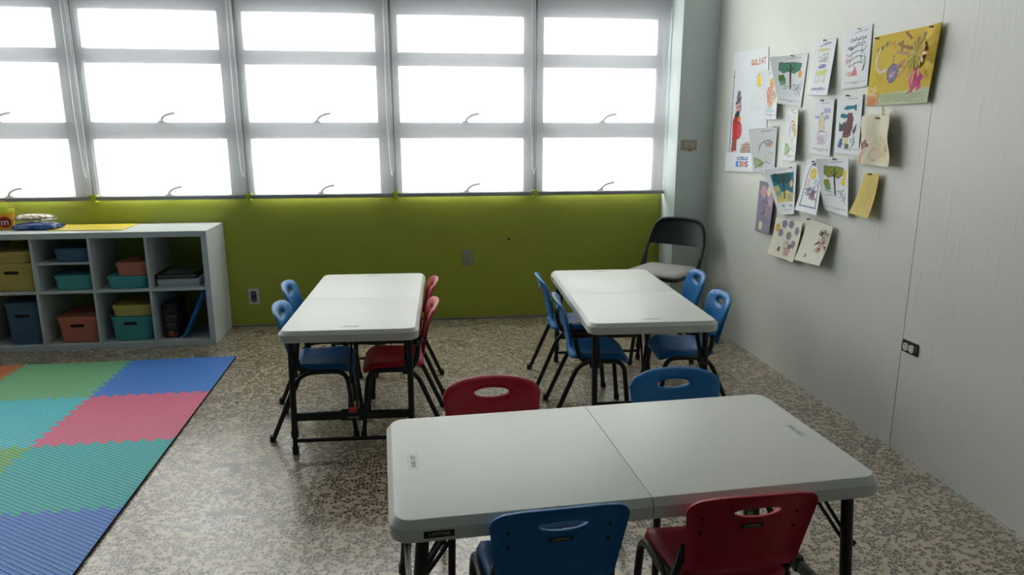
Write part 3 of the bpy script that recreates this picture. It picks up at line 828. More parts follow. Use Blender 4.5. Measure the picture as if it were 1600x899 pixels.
def glyph(ink, ch, x, y, w_, h_, wd, rgb):
    S_ = {'G': [[(1, .8), (.6, 1), (.1, .8), (0, .4), (.4, 0), (1, .2), (1, .5), (.6, .5)]], 'O': [[(.5, 1), (0, .6), (.1, .1), (.6, 0), (1, .4), (.9, .9), (.5, 1)]],
          'L': [[(0, 1), (0, 0), (1, 0)]], 'I': [[(.5, 1), (.5, 0)]], 'A': [[(0, 0), (.5, 1), (1, 0)], [(.2, .4), (.8, .4)]], 'T': [[(0, 1), (1, 1)], [(.5, 1), (.5, 0)]],
          'K': [[(0, 1), (0, 0)], [(1, 1), (0, .5), (1, 0)]], 'D': [[(0, 0), (0, 1), (.7, .9), (1, .5), (.7, .1), (0, 0)]], 'S': [[(1, .9), (.4, 1), (0, .75), (1, .3), (.6, 0), (0, .1)]],
          'E': [[(1, 1), (0, 1), (0, 0), (1, 0)], [(0, .5), (.8, .5)]], 'R': [[(0, 0), (0, 1), (.9, .85), (.8, .5), (0, .5), (1, 0)]], 'C': [[(1, .8), (.5, 1), (0, .5), (.5, 0), (1, .2)]],
          'a': [[(1, .7), (.4, .8), (0, .4), (.3, 0), (1, .3)], [(1, .8), (1, 0)]], 'i': [[(.5, .7), (.5, 0)]], 'g': [[(1, .7), (.3, .8), (0, .4), (.9, .3)], [(1, .7), (.9, -.3), (.2, -.3)]], 'c': [[(1, .7), (.3, .8), (0, .4), (.4, 0), (1, .1)]], 't': [[(.4, 1), (.4, 0), (.9, 0)], [(0, .7), (.9, .7)]], 'o': [[(.5, .8), (0, .4), (.5, 0), (1, .4), (.5, .8)]], 'P': [[(0, 0), (0, 1), (.9, .8), (.8, .45), (0, .4)]], 'N': [[(0, 0), (0, 1), (1, 0), (1, 1)]]}
    for st in S_.get(ch, []): ink.line([(x + a * w_, y + b * h_) for a, b in st], wd, rgb)
def word(ink, txt, x, y, w_, h_, gap, wd, cols):
    for i, ch in enumerate(txt):
        c = cols[i % len(cols)]; glyph(ink, ch, x + i * (w_ + gap), y, w_, h_, wd, c)

def sheet(name, ink, f, m, parent=None, th=.0):
    """build a painted sheet from the ink grid; f(u,v)->Vector"""
    w_, h_ = ink.w, ink.h
    us, vs = np.linspace(0, 1, w_ + 1), np.linspace(0, 1, h_ + 1)
    verts = [f(u, v) for v in vs for u in us]
    faces = [(j * (w_ + 1) + i, j * (w_ + 1) + i + 1, (j + 1) * (w_ + 1) + i + 1, (j + 1) * (w_ + 1) + i) for j in range(h_) for i in range(w_)]
    me = bpy.data.meshes.new(name); me.from_pydata(verts, [], faces); me.materials.append(m)
    ca = me.color_attributes.new('ink', 'FLOAT_COLOR', 'CORNER')
    a = np.clip(ink.a / 255.0, 0, 1); a = np.where(a <= .04045, a / 12.92, ((a + .055) / 1.055) ** 2.4)
    c4 = np.concatenate([a.reshape(-1, 3), np.ones((w_ * h_, 1))], 1)
    ca.data.foreach_set('color', np.repeat(c4, 4, axis=0).ravel().astype(np.float32))
    me.shade_smooth()
    o = bpy.data.objects.new(name, me); COL.objects.link(o)
    if parent: o.parent = parent
    if th:
        md = o.modifiers.new('thickness', 'SOLIDIFY'); md.thickness = th; md.offset = -1
    return o

t = thing('book_box', "dark illustrated children's book standing in the right lower cube", 'book', (-3.815, -.27, .0385), .0)
bm = bmesh.new(); box(bm, -.045, .045, -.10, .10, 0, .240, bev=.002); obj('book_block', bm, mat('dark_book_card', (44, 36, 40), .5), t)
ik = Ink(36, 90, (52, 40, 42)); ik.asp = 2.5
ik.ell(.5, .80, .32, .05, (92, 60, 52)); ik.words(.64, .1, .9, .03, (150, 130, 118)); ik.words(.58, .15, .85, .025, (140, 120, 110), seed=3); ik.words(.52, .12, .9, .025, (150, 122, 112), seed=5)
ik.ell(.3, .40, .2, .05, (110, 76, 66)); ik.scrib(.1, .9, .25, .48, 26, .03, (142, 112, 100), .7, 4); ik.ell(.45, .12, .25, .085, (168, 110, 72)); ik.ell(.72, .07, .2, .05, (150, 60, 60))
sheet('cover_art', ik, lambda u, v: Vector((-.043 + .086 * u, -.1008, .002 + .236 * v)), BOARD, t)
t = thing('leaning_blue_board', 'thin bright blue board leaning diagonally in the right lower cube', 'board', (-3.738, -.30, .0385))
bm = bmesh.new(); box(bm, -.008, .008, -.10, .11, 0, .352, bev=.004)
bmesh.ops.transform(bm, matrix=Matrix.Translation((.003, 0, .0035)) @ Matrix.Rotation(math.radians(26), 4, 'Y'), verts=bm.verts)
obj('board_body', bm, mat('bright_blue_plastic', (22, 120, 200), .4), t)
bm = bmesh.new(); box(bm, .0072, .0092, -.085, .095, .02, .332, bev=.0006, seg=1)
bmesh.ops.transform(bm, matrix=Matrix.Translation((.003, 0, .0035)) @ Matrix.Rotation(math.radians(26), 4, 'Y'), verts=bm.verts)
obj('board_face', bm, mat('pale_board_face', (120, 150, 176), .4), t)

# ---- on top of the shelf
bm = bmesh.new()
f1 = [(-4.539, -.327), (-4.062, -.360), (-4.071, -.030), (-4.550, -.015)]
loft(bm, [[(x, y, .7805) for x, y in f1], [(x, y, .7845) for x, y in f1]])
tag(obj('yellow_board', bm, [mat('yellow_card', (222, 196, 58), .5)], None, smooth=False), 'flat yellow board lying on top of the white cube shelf', 'board')
# toy bucket
t = thing('toy_bucket', 'small yellow bucket with a round red emblem on top of the shelf', 'bucket', (-4.855, -.20, .7805))
bm = bmesh.new(); lathe(bm, [(.0, .002), (.052, .002), (.055, .0), (.058, .006), (.066, .105), (.070, .106), (.070, .114), (.0665, .114), (.0625, .104), (.054, .008), (.0, .008)], n=40)
obj('bucket_body', bm, mat('orange_yellow_plastic', (236, 168, 24), .35), t)
bm = bmesh.new(); lathe(bm, [(.068, .112), (.073, .113), (.074, .128), (.071, .138), (.066, .138), (.066, .113), (.068, .112)], n=40)
obj('rim', bm, mat('lime_plastic', (206, 214, 60), .35), t)
bm = bmesh.new(); tube(bm, [(.074 * math.cos(a), -.012 * math.sin(a), .128 + .062 * math.sin(a)) for a in [PI * k / 20 for k in range(21)]], .0028, 8)
obj('handle', bm, mat('yellow_handle_plastic', (232, 206, 70), .35), t)
bm = bmesh.new(); n = 28
def onb(ang, z, r): rr = .0583 + .0078 * (z - .006) / .099 + r; return Vector((rr * math.sin(ang), -rr * math.cos(ang), z))
CA = .60
cen = bm.verts.new(onb(CA, .052, .0012))
ring = [bm.verts.new(onb(CA + .037 / .062 * math.cos(2 * PI * k / n), .052 + .037 * math.sin(2 * PI * k / n), .0012)) for k in range(n)]
mid = [bm.verts.new(onb(CA + .018 / .062 * math.cos(2 * PI * k / n), .052 + .018 * math.sin(2 * PI * k / n), .0012)) for k in range(n)]
for k in range(n):
    bm.faces.new((mid[k], mid[(k + 1) % n], ring[(k + 1) % n], ring[k])); bm.faces.new((cen, mid[(k + 1) % n], mid[k]))
em = obj('emblem', bm, mat('dark_red_print', (158, 18, 24), .4), t)
e = text_mesh('m', .062, 'emblem_lettering', mat('white_print', (236, 228, 222), .5), em, (0, 0, 0), (0, 0, 0), .0004)
for v in e.data.vertices: v.co = onb(CA + v.co.x / .064, .052 + v.co.y, .0022 + v.co.z)
# blue cookie pack
def pillow(name, m, parent, cx, cy, z0, hx, hy, h, seed=1, crumple=.004, rz=0, nx=30, ny=18):
    bm = bmesh.new(); r = random.Random(seed); T, B = [], []
    for j in range(ny + 1):
        v = -1 + 2 * j / ny; rt, rb = [], []
        for i in range(nx + 1):
            u = -1 + 2 * i / nx; e = max(0, (1 - abs(u) ** 4)) ** .5 * max(0, (1 - abs(v) ** 3)) ** .55
            x, y = u * hx * (1 + .02 * math.sin(9 * v)), v * hy * (1 - .06 * abs(u) ** 3)
            cr = crumple * (math.sin(u * 17 + v * 9) + math.sin(u * 31 - v * 13 + seed) + math.sin(v * 23 + seed)) * .4 * e
            zt = z0 + h * (.28 + .72 * e) + cr; zb = z0 + h * .26 * (1 - e)
            rt.append(bm.verts.new((cx + x, cy + y, zt))); rb.append(bm.verts.new((cx + x, cy + y, min(zb, zt - .0005))))
        T.append(rt); B.append(rb)
    for j in range(ny):
        for i in range(nx):
            bm.faces.new((T[j][i], T[j][i + 1], T[j + 1][i + 1], T[j + 1][i])); bm.faces.new((B[j][i + 1], B[j][i], B[j + 1][i], B[j + 1][i + 1]))
    for i in range(nx):
        bm.faces.new((B[0][i], B[0][i + 1], T[0][i + 1], T[0][i])); bm.faces.new((T[ny][i], T[ny][i + 1], B[ny][i + 1], B[ny][i]))
    for j in range(ny):
        bm.faces.new((T[j][0], T[j + 1][0], B[j + 1][0], B[j][0])); bm.faces.new((B[j][nx], B[j + 1][nx], T[j + 1][nx], T[j][nx]))
    return obj(name, bm, m, parent, auto=80)
t = thing('cookie_pack', 'blue foil cookie pack lying on top of the shelf beside the bucket', 'snack pack', (-4.638, -.215, .7805), -.03)
pk = pillow('wrapper', mat('blue_foil', (18, 62, 140), .28, spec=.6), t, 0, 0, 0, .138, .075, .046, 3, .003)
text_mesh('OREO', .030, 'pack_lettering', mat('pale_blue_print', (190, 206, 230), .4), pk, (-.062, -.0775, .020), (math.radians(78), 0, 0), .0008)
bm = bmesh.new(); box(bm, .02, .11, -.0775, -.0760, .010, .013); box(bm, .02, .10, -.0775, -.0760, .018, .0205); obj('small_print', bm, mat('pale_print_lines', (120, 150, 200), .4), pk)
t = thing('wrapped_cookies', 'clear crinkled bag of beige cookies lying on the blue foil pack', 'snack pack', (-4.650, -.215, .834), -.04)
cm = mat('beige_biscuit', (190, 160, 128), .7, bump=(60, .4, .003))
for i in range(6):
    bm = bmesh.new(); lathe(bm, [(0, 0), (.021, 0), (.024, .004), (.024, .010), (.021, .013), (0, .013)], n=20)
    bmesh.ops.transform(bm, matrix=Matrix.Translation((-.100 + .036 * i, .01 * (i % 2), .008 + (.012 if i > 3 else 0))) @ Matrix.Rotation(math.radians(18), 4, 'Y'), verts=bm.verts)
    obj('cookie', bm, cm, t)
gm = bpy.data.materials.new('clear_wrap'); gm.use_nodes = True; nt = gm.node_tree; nt.nodes.remove(nt.nodes['Principled BSDF'])
a_ = N(nt, 'ShaderNodeBsdfTransparent'); b_ = N(nt, 'ShaderNodeBsdfGlossy'); b_.inputs['Roughness'].default_value = .15; b_.inputs[0].default_value = (.9, .88, .85, 1)
c_ = N(nt, 'ShaderNodeMixShader'); c_.inputs[0].default_value = .22; nt.links.new(a_.outputs[0], c_.inputs[1]); nt.links.new(b_.outputs[0], c_.inputs[2]); nt.links.new(c_.outputs[0], nt.nodes['Material Output'].inputs[0])
pillow('wrapping', gm, t, 0, 0, 0, .118, .055, .044, 9, .006)

# ================================================================= PUZZLE MAT
MX, MY, MA, MT = -3.3128, -.7535, .0089, .626
FOAM = {k: foam(k + '_foam', c) for k, c in {'blue': (84, 144, 232), 'green': (136, 200, 148), 'orange': (222, 120, 66), 'pink': (246, 122, 154), 'cyan': (96, 216, 228), 'teal': (68, 200, 200), 'lightgreen': (132, 200, 124)}.items()}
NT_ = 9
def edge_pts(a, b, sign):
    """dovetail teeth along a->b (2-D); sign=+1 bulges to the right-hand normal"""
    a, b = Vector(a), Vector(b); d = (b - a); L = d.length; d.normalize(); n = Vector((d.y, -d.x)) * sign
    out = [a.copy()]; p = L / NT_; am = .024
    for k in range(NT_):
        c = (k + .5) * p
        for off, hh in ((-.20, -.5), (-.31, .5), (.31, .5), (.20, -.5)):
            out.append(a + d * (c + off * p) + n * (hh * am))
    return out
def mat_tile(i, j, key, label):
    # i = column leftwards, j = row towards the camera
    t = thing('puzzle_mat_tile', label, 'foam mat', (MX, MY, 0), MA, 'interlocking foam floor tiles')
    x1, x0, y1, y0 = -i * MT, -(i + 1) * MT, -j * MT, -(j + 1) * MT
    g = .0006
    def V(x, y): return (x, y)
    pts = []
    # bottom edge (towards camera), right, top, left ; shared edges use one common zig-zag
    def seq(a, b, sgn): return edge_pts(a, b, sgn)
    e = seq((x0, y0), (x1, y0), 1)                      # bottom, left->right
    pts += e
    r = [Vector((x1, y0))] if i == 0 else seq((x1, y0), (x1, y1), 1)
    pts += r
    if j == 0: tp = [Vector((x1, y1))]
    else: tp = [Vector((x1, y1))] + list(reversed(seq((x0, y1), (x1, y1), 1)[1:]))
    pts += tp
    lf = [Vector((x0, y1))] + list(reversed(seq((x0, y0), (x0, y1), 1)[1:]))
    pts += lf
    cx, cy = (x0 + x1) / 2, (y0 + y1) / 2
    P2 = [((p.x - cx) * (1 - g) + cx, (p.y - cy) * (1 - g) + cy) for p in pts]
    bm = bmesh.new()
    H = .0125
    n = len(P2)
    V2, E2, F2, *_ = delaunay_2d_cdt([Vector(p) for p in P2], [(k, (k + 1) % n) for k in range(n)], [], 1, 1e-7)
    lo = [bm.verts.new((v[0], v[1], 0)) for v in V2]; hi = [bm.verts.new((v[0], v[1], H)) for v in V2]
    cnt = set()
    for f in F2:
        bm.faces.new([hi[q] for q in f]); bm.faces.new([lo[q] for q in reversed(f)])
        for q in range(len(f)): cnt.add((f[q], f[(q + 1) % len(f)]))
    for (q, r_) in cnt:
        if (r_, q) not in cnt:
            fc = bm.faces.new((hi[r_], hi[q], lo[q], lo[r_]))
            if i == 0 and abs(V2[q][0] - x1) < .004 and abs(V2[r_][0] - x1) < .004: fc.material_index = 1
    obj('foam_body', bm, [FOAM[key], M['foamedge']], t, smooth=False)
TL_ = {(0, 0): ('blue', 'blue foam puzzle tile at the mat corner nearest the shelf'), (1, 0): ('green', 'green foam puzzle tile in front of the shelf'), (2, 0): ('orange', 'orange foam puzzle tile in the far left mat corner'),
       (0, 1): ('pink', 'pink foam puzzle tile on the right edge of the mat'), (1, 1): ('cyan', 'turquoise foam puzzle tile left of the pink one'), (2, 1): ('pink', None),
       (0, 2): ('teal', 'teal foam puzzle tile between the pink and the near blue tile'), (1, 2): ('lightgreen', 'light green foam puzzle tile at the left edge of the view'),
       (0, 3): ('blue', 'blue foam puzzle tile nearest the camera'), (1, 3): ('orange', None)}
for (i, j), (k, lb) in TL_.items():
    if lb: mat_tile(i, j, k, lb)

# ================================================================= WALL PLATES
def plate_back(name, label, x0, x1, z0, z1, m): 
    t = thing(name, label, 'wall plate', ((x0 + x1) / 2, 0, z0)); return t
t = thing('wall_socket', 'white wall plate with a dark oval socket, low on the green wall beside the shelf', 'outlet', (-3.343, -.001, .168))
bm = bmesh.new(); box(bm, -.038, .038, -.005, .0, 0, .118, bev=.002); obj('cover_plate', bm, M['whiteplate'], t)
bm = bmesh.new(); o = rrect(.020, .042, .014, 6); loft(bm, [[(x, -.0045, .059 + z) for x, z in o], [(x * .92, -.009, .059 + z * .95) for x, z in o]]); ov = obj('socket_insert', bm, M['oval'], t)
bm = bmesh.new()
for z in (.036, .082):
    o = rrect(.013, .013, .006, 4); loft(bm, [[(x, -.0088, z + q) for x, q in o], [(x, -.0098, z + q) for x, q in o]])
obj('receptacle', bm, mat('dusky_receptacle', (96, 94, 112), .4), ov)
t = thing('blank_wall_plate', 'blank grey wall plate in the middle of the green wall', 'wall plate', (-1.768, -.001, .420))
bm = bmesh.new(); box(bm, -.036, .036, -.006, .0, 0, .116, bev=.003); obj('cover_plate', bm, M['grayplate'], t)
bm = bmesh.new()
for z in (.018, .098): lathe(bm, [(0, 0), (.003, 0), (.003, .001), (0, .001)], n=10); bmesh.ops.transform(bm, matrix=Matrix.Translation((0, -.006, z)) @ Matrix.Rotation(PI / 2, 4, 'X'), verts=bm.verts[-40:])
obj('screw', bm, M['lever'], t)
bm = bmesh.new(); lathe(bm, [(0, 0), (.007, 0), (.0085, .0008), (.009, .0)], n=16)
bmesh.ops.transform(bm, matrix=Matrix.Translation((-1.454, -.0005, .613)) @ Matrix.Rotation(PI / 2, 4, 'X'), verts=bm.verts)
tag(obj('anchor_hole', bm, M['dark']), 'small dark anchor hole in the green wall', 'hole')
t = thing('column_socket', 'beige horizontal double wall plate on the grey column', 'outlet', (-.186, -.2875, 1.283))
bm = bmesh.new(); box(bm, -.060, .060, -.006, .0, 0, .070, bev=.002); obj('cover_plate', bm, M['ivory'], t)
for x in (-.020, .026):
    bm = bmesh.new(); o = rrect(.0145, .0165, .010, 5, x, .035); loft(bm, [[(a, -.0055, b) for a, b in o], [(a, -.0085, b) for a, b in o]])
    rc = obj('receptacle', bm, mat('beige_receptacle', (200, 190, 172), .4), t)
    bm = bmesh.new()
    for dx in (-.005, .005): box(bm, x + dx - .001, x + dx + .001, -.0088, -.008, .034, .044)
    obj('slot', bm, M['dark'], rc)
bm = bmesh.new(); lathe(bm, [(0, 0), (.011, 0), (.006, .004), (0, .005)], n=14); bmesh.ops.transform(bm, matrix=Matrix.Translation((.014, -.003, -.004)), verts=bm.verts); obj('knockout', bm, M['dark'], t)
# open outlet box in the right wall
t = thing('open_outlet', 'uncovered double outlet in a black wall box, low on the right wall', 'outlet', (-.001, -2.563, .470))
bm = bmesh.new(); box(bm, -.003, .001, -.051, .052, -.001, .054, bev=.001, seg=1); obj('box_opening', bm, M['dark'], t)
bm = bmesh.new(); box(bm, -.006, -.003, -.044, .044, .014, .040, bev=.001, seg=1); obj('mounting_strap', bm, mat('dull_yoke_metal', (98, 96, 70), .5, metal=.5), t)
for y in (.020, -.018):
    bm = bmesh.new(); o = rrect(.0155, .0165, .010, 5, y, .026)
    loft(bm, [[(-.005, a, b) for a, b in o], [(-.012, a, b) for a, b in o]]); rc = obj('receptacle', bm, M['recept'], t)
    bm = bmesh.new()
    for a, b in ((-.006, .033), (.006, .033), (0, .018)): box(bm, -.0124, -.0115, y + a - .0012, y + a + .0012, b - .004, b + .003)
    obj('slot', bm, M['dark'], rc)
bm = bmesh.new(); box(bm, -.008, -.003, -.050, -.040, .012, .040, bev=.002); box(bm, -.008, -.003, .042, .050, .010, .042, bev=.002); obj('mounting_ear', bm, M['lever'], t)

# ================================================================= DRAWINGS ON THE RIGHT WALL
PIN = {'dark': mat('dark_pin', (60, 34, 34), .4), 'red': mat('red_pin', (206, 120, 112), .4), 'white': mat('white_pin', (222, 222, 214), .4), 'black': mat('black_pin', (24, 24, 28), .4)}
def hang(name, label, corners, ink, curl=None, pin=None, cat='drawing', m=None, th=0.0006, group='drawings pinned to the right wall'):
    """corners: TL, TR, BR, BL as (y,z); u runs from TL to TR (towards the camera), v up"""
    c0 = (sum(c[0] for c in corners) / 4, sum(c[1] for c in corners) / 4)
    t = thing(name, label, cat, (0, c0[0], min(c[1] for c in corners)), 0, group)
    TLc, TRc, BRc, BLc = corners
    def f(u, v):
        y = (TLc[0] * (1 - u) + TRc[0] * u) * v + (BLc[0] * (1 - u) + BRc[0] * u) * (1 - v)
        z = (TLc[1] * (1 - u) + TRc[1] * u) * v + (BLc[1] * (1 - u) + BRc[1] * u) * (1 - v)
        d = .003 + (curl(u, v) if curl else 0)
        return Vector((-d, y - c0[0], z - t.location.z))
    o = sheet('paper', ink, f, m or PAPER, t, th)
    if pin:
        for (pu, pv, pc) in pin:
            p = f(pu, pv)
            bm = bmesh.new(); lathe(bm, [(0, 0), (.0045, 0), (.0045, .002), (.0022, .003), (.0024, .009), (.005, .011), (.005, .0135), (0, .014)], n=12)
            bmesh.ops.transform(bm, matrix=Matrix.Translation(p) @ Matrix.Rotation(-PI / 2, 4, 'Y'), verts=bm.verts)
            obj('push_pin', bm, PIN[pc], t)
    return t, f
def strip_text(ik, top=True, seed=1):
    if top: ik.words(.93, .40, .80, .012, (110, 110, 120), .8, seed); ik.words(.905, .46, .72, .010, (110, 110, 120), .8, seed + 1)
    ik.words(.10, .12, .88, .012, (110, 112, 124), .7, seed + 2); ik.words(.08, .38, .62, .010, (110, 112, 124), .7, seed + 3)
W1 = (239, 241, 245)

# --- poster
ik = Ink(110, 170, (232, 237, 242)); ik.asp = 1.5
ik.line([(.055, .80), (.055, .17)], .012, (60, 60, 66)); ik.poly([(.04, .80), (.07, .80), (.062, .86), (.055, .875)], (70, 72, 80))
word(ik, 'GOLIAT', .545, .875, .055, .042, .012, .016, [(206, 96, 60), (206, 150, 60), (204, 110, 60), (120, 130, 96), (190, 92, 70), (214, 130, 110)])
for a in range(16):
    an = 2 * PI * a / 16; ik.line([(.80 + .10 * math.cos(an), .745 + .068 * math.sin(an)), (.80 + .15 * math.cos(an), .745 + .105 * math.sin(an))], .007, (226, 190, 120))
ik.ell(.80, .745, .085, .058, (196, 160, 24)); ik.ell(.80, .745, .075, .050, (240, 208, 30))
for k in range(6):
    x = .58 + .06 * k; ik.line([(x + .05, .66), (x + .02, .60), (x + .03, .55), (x, .50)], .006, (180, 186, 190))
# warrior: helmet, beard, tunic, shield, legs
ik.poly([(.17, .60), (.18, .66), (.23, .685), (.29, .67), (.30, .60), (.32, .54), (.31, .50), (.25, .50), (.17, .56)], (150, 130, 150)); ik.line([(.15, .575), (.30, .62)], .022, (50, 44, 52)); ik.line([(.22, .60), (.22, .68)], .018, (50, 44, 52))
ik.poly([(.16, .50), (.27, .50), (.28, .575), (.17, .565)], (238, 176, 160)); ik.ell(.20, .545, .012, .008, (60, 30, 30)); ik.ell(.25, .548, .012, .008, (60, 30, 30)); ik.line([(.215, .515), (.25, .515)], .012, (180, 40, 40))
ik.poly([(.14, .455), (.28, .455), (.28, .50), (.22, .52), (.15, .49)], (40, 52, 72))
ik.poly([(.11, .27), (.10, .43), (.13, .465), (.30, .455), (.32, .42), (.26, .27)], (206, 44, 52)); ik.line([(.12, .44), (.20, .42), (.31, .44)], .014, (90, 30, 40)); ik.ell(.28, .445, .035, .025, (226, 140, 60))
ik.poly([(.10, .17), (.12, .29), (.25, .28), (.25, .165), (.20, .18), (.15, .16)], (176, 84, 52)); ik.line([(.14, .27), (.14, .18)], .008, (120, 56, 40)); ik.line([(.19, .27), (.20, .19)], .008, (120, 56, 40))
ik.ell(.29, .345, .075, .070, (150, 26, 40)); ik.ell(.29, .345, .062, .058, (232, 70, 72)); ik.ell(.29, .345, .04, .036, (214, 46, 56)); ik.line([(.30, .36), (.34, .375)], .01, (240, 150, 140))
for x in (.13, .20): ik.poly([(x, .135), (x + .035, .135), (x + .03, .175), (x + .005, .175)], (240, 206, 198)); ik.poly([(x - .01, .125), (x + .045, .125), (x + .035, .14), (x, .14)], (110, 60, 60))
# rock
ik.poly([(.34, .125), (.36, .19), (.43, .235), (.54, .245), (.64, .21), (.70, .125)], (206, 180, 170))
for k in range(7): ik.line([(.36 + .05 * k, .13), (.44 + .045 * k, .235 - .012 * abs(k - 2))], .009, (140, 96, 90))
for k in range(5): ik.line([(.36, .14 + .02 * k), (.66 - .02 * k, .13 + .022 * k)], .008, (150, 104, 96))
ik.line([(.74, .25), (.73, .14)], .02, (96, 130, 80)); ik.line([(.70, .31), (.74, .25), (.79, .33)], .02, (170, 40, 70)); ik.line([(.745, .25), (.745, .34)], .02, (190, 50, 70))
pt, pf = hang('poster', 'tall white poster of a bearded warrior, leftmost on the right wall', [(-.548, 1.921), (-1.031, 1.917), (-1.110, 1.189), (-.539, 1.142)], ik, None, None, 'poster', BOARD, .004, None)
ik = Ink(80, 34, (236, 240, 244)); ik.asp = .5
word(ik, 'CORO', .32, .62, .055, .16, .016, .02, [(70, 130, 206), (120, 90, 190), (60, 150, 200), (90, 110, 200)])
for i, (ch, c) in enumerate(zip('KIDS', [(60, 120, 210), (206, 60, 60), (240, 190, 50), (110, 80, 190)])):
    glyph(ik, ch, .32 + i * .075, .28, .05, .26, .035, (90, 150, 220) if i < 2 else (200, 90, 90)); glyph(ik, ch, .32 + i * .075, .28, .05, .26, .02, c)
ik.line([(.94, .06), (.90, .14), (.96, .2), (.98, .12), (.93, .08)], .012, (150, 160, 180))
y0, z0 = pt.location.y, pt.location.z
def flap(u, v):
    y = -.533 * (1 - u) + -1.115 * u; zt = 1.268 * (1 - u) + 1.290 * u; zb = 1.142 * (1 - u) + 1.170 * u
    return Vector((-.012 - .006 * (1 - v) * u, y - y0, zb + (zt - zb) * v - z0))
fl = sheet('bottom_flap', ik, flap, BOARD, pt, .001)

def leftlift(a, p=2.0): return lambda u, v: a * max(0, 1 - u * 1.15) ** p * (.35 + .65 * v) + .004 * (1 - v)
def rightlift(a, p=2.0, b=.0): return lambda u, v: a * max(0, (u - .1)) ** p + b * (1 - v) ** 2
def barrel(a, b=0): return lambda u, v: a * (1 - (2 * u - 1) ** 2) + b * (1 - v) ** 2

# --- orange angel-like figure
ik = Ink(56, 84, W1); ik.asp = 1.4; strip_text(ik, seed=3)
ik.ell(.62, .74, .17, .10, (244, 206, 110)); ik.ell(.60, .72, .10, .06, (238, 180, 160))
ik.poly([(.30, .30), (.28, .55), (.42, .66), (.60, .62), (.66, .40), (.60, .26), (.42, .24)], (242, 190, 160), .8); ik.scrib(.28, .66, .25, .68, 26, .02, (222, 130, 100), .7, 5)
ik.ell(.80, .50, .12, .16, (236, 214, 170), .8); ik.scrib(.62, .92, .36, .62, 16, .018, (170, 150, 120), .7, 6); ik.scrib(.15, .9, .14, .28, 18, .016, (150, 200, 206), .6, 7)
hang('coloring_page', 'narrow page with a faint orange praying figure, overlapping the tall poster', [(-1.005, 1.774), (-1.210, 1.774), (-1.251, 1.486), (-1.061, 1.488)], ik, lambda u, v: .012 + .018 * (1 - u) ** 2 * v + .02 * u * u * (1 - v), [(.7, .97, 'red')])
# --- tree page top
def tree_page(sky=None, crown=(86, 150, 120), crown2=(90, 140, 60), flower=False, seed=1, figure=True):
    ik = Ink(60, 84, W1); ik.asp = 1.35; strip_text(ik, seed=seed)
    if sky:
        ik.poly([(.14, .24), (.90, .24), (.90, .86), (.14, .86)], sky[0]); ik.poly([(.14, .24), (.90, .24), (.90, .42), (.6, .50), (.3, .46), (.14, .50)], sky[1])
    ik.poly([(.18, .72), (.22, .86), (.60, .85), (.82, .82), (.78, .70), (.60, .64), (.42, .68), (.30, .65)], crown); ik.line([(.18, .72), (.22, .86), (.60, .85), (.82, .82), (.78, .70), (.60, .64), (.42, .68), (.30, .65), (.18, .72)], .015, (44, 60, 50), .8)
    ik.line([(.50, .80), (.49, .34)], .045, (70, 56, 50)); ik.line([(.50, .68), (.60, .76)], .02, (70, 56, 50)); ik.line([(.50, .66), (.40, .74)], .02, (70, 56, 50))
    ik.poly([(.16, .46), (.15, .60), (.30, .62), (.36, .50), (.30, .42)], crown2); ik.ell(.26, .45, .10, .05, (120, 170, 150), .8)
    if flower: ik.ell(.86, .72, .07, .09, (236, 210, 110)); ik.ell(.80, .58, .08, .07, (240, 206, 80))
    else: ik.ell(.80, .62, .07, .07, (242, 190, 110))
    ik.line([(.15, .40), (.4, .38), (.62, .42), (.86, .36)], .014, (150, 160, 170), .9); ik.line([(.62, .42), (.72, .34), (.88, .20)], .014, (90, 96, 110), .9); ik.line([(.66, .30), (.78, .42), (.90, .50)], .014, (120, 130, 150), .9)
    ik.scrib(.60, .92, .22, .46, 12, .012, (120, 128, 150), .7, seed); ik.scrib(.12, .60, .30, .42, 10, .010, (150, 170, 150), .6, seed + 4)
    return ik
hang('coloring_page', 'page with a flat-topped green tree in the top row, left edge lifting', [(-1.191, 1.843), (-1.493, 1.836), (-1.469, 1.550), (-1.258, 1.577)], tree_page(seed=11), leftlift(.075, 1.6), [(.55, .985, 'red')])
# --- purple sketch page
ik = Ink(50, 84, W1); ik.asp = 1.5; strip_text(ik, seed=21); ik.scrib(.2, .8, .88, .95, 14, .02, (140, 140, 190), .6, 2)
ik.ell(.50, .82, .30, .03, (210, 206, 150), .7); ik.scrib(.25, .80, .58, .76, 30, .014, (160, 154, 150), .8, 3); ik.scrib(.32, .74, .48, .56, 12, .025, (120, 110, 170), .8, 4); ik.poly([(.26, .36), (.28, .44), (.80, .47), (.78, .38)], (206, 214, 120), .8)
ik.scrib(.3, .75, .50, .53, 8, .02, (130, 120, 190), .6, 8)
for x in (.28, .42, .50, .66, .74): ik.line([(x, .36), (x - .03, .22)], .03, (180, 166, 156), .8)
ik.scrib(.12, .85, .10, .14, 14, .014, (120, 126, 180), .7, 5)
hang('coloring_page', 'page with a faint sketch and a purple band, top row, right of the green tree', [(-1.554, 1.892), (-1.758, 1.885), (-1.773, 1.603), (-1.551, 1.612)], ik, lambda u, v: .014 * (1 - v) + .02 * u * (1 - v), [(.5, .985, 'dark')])
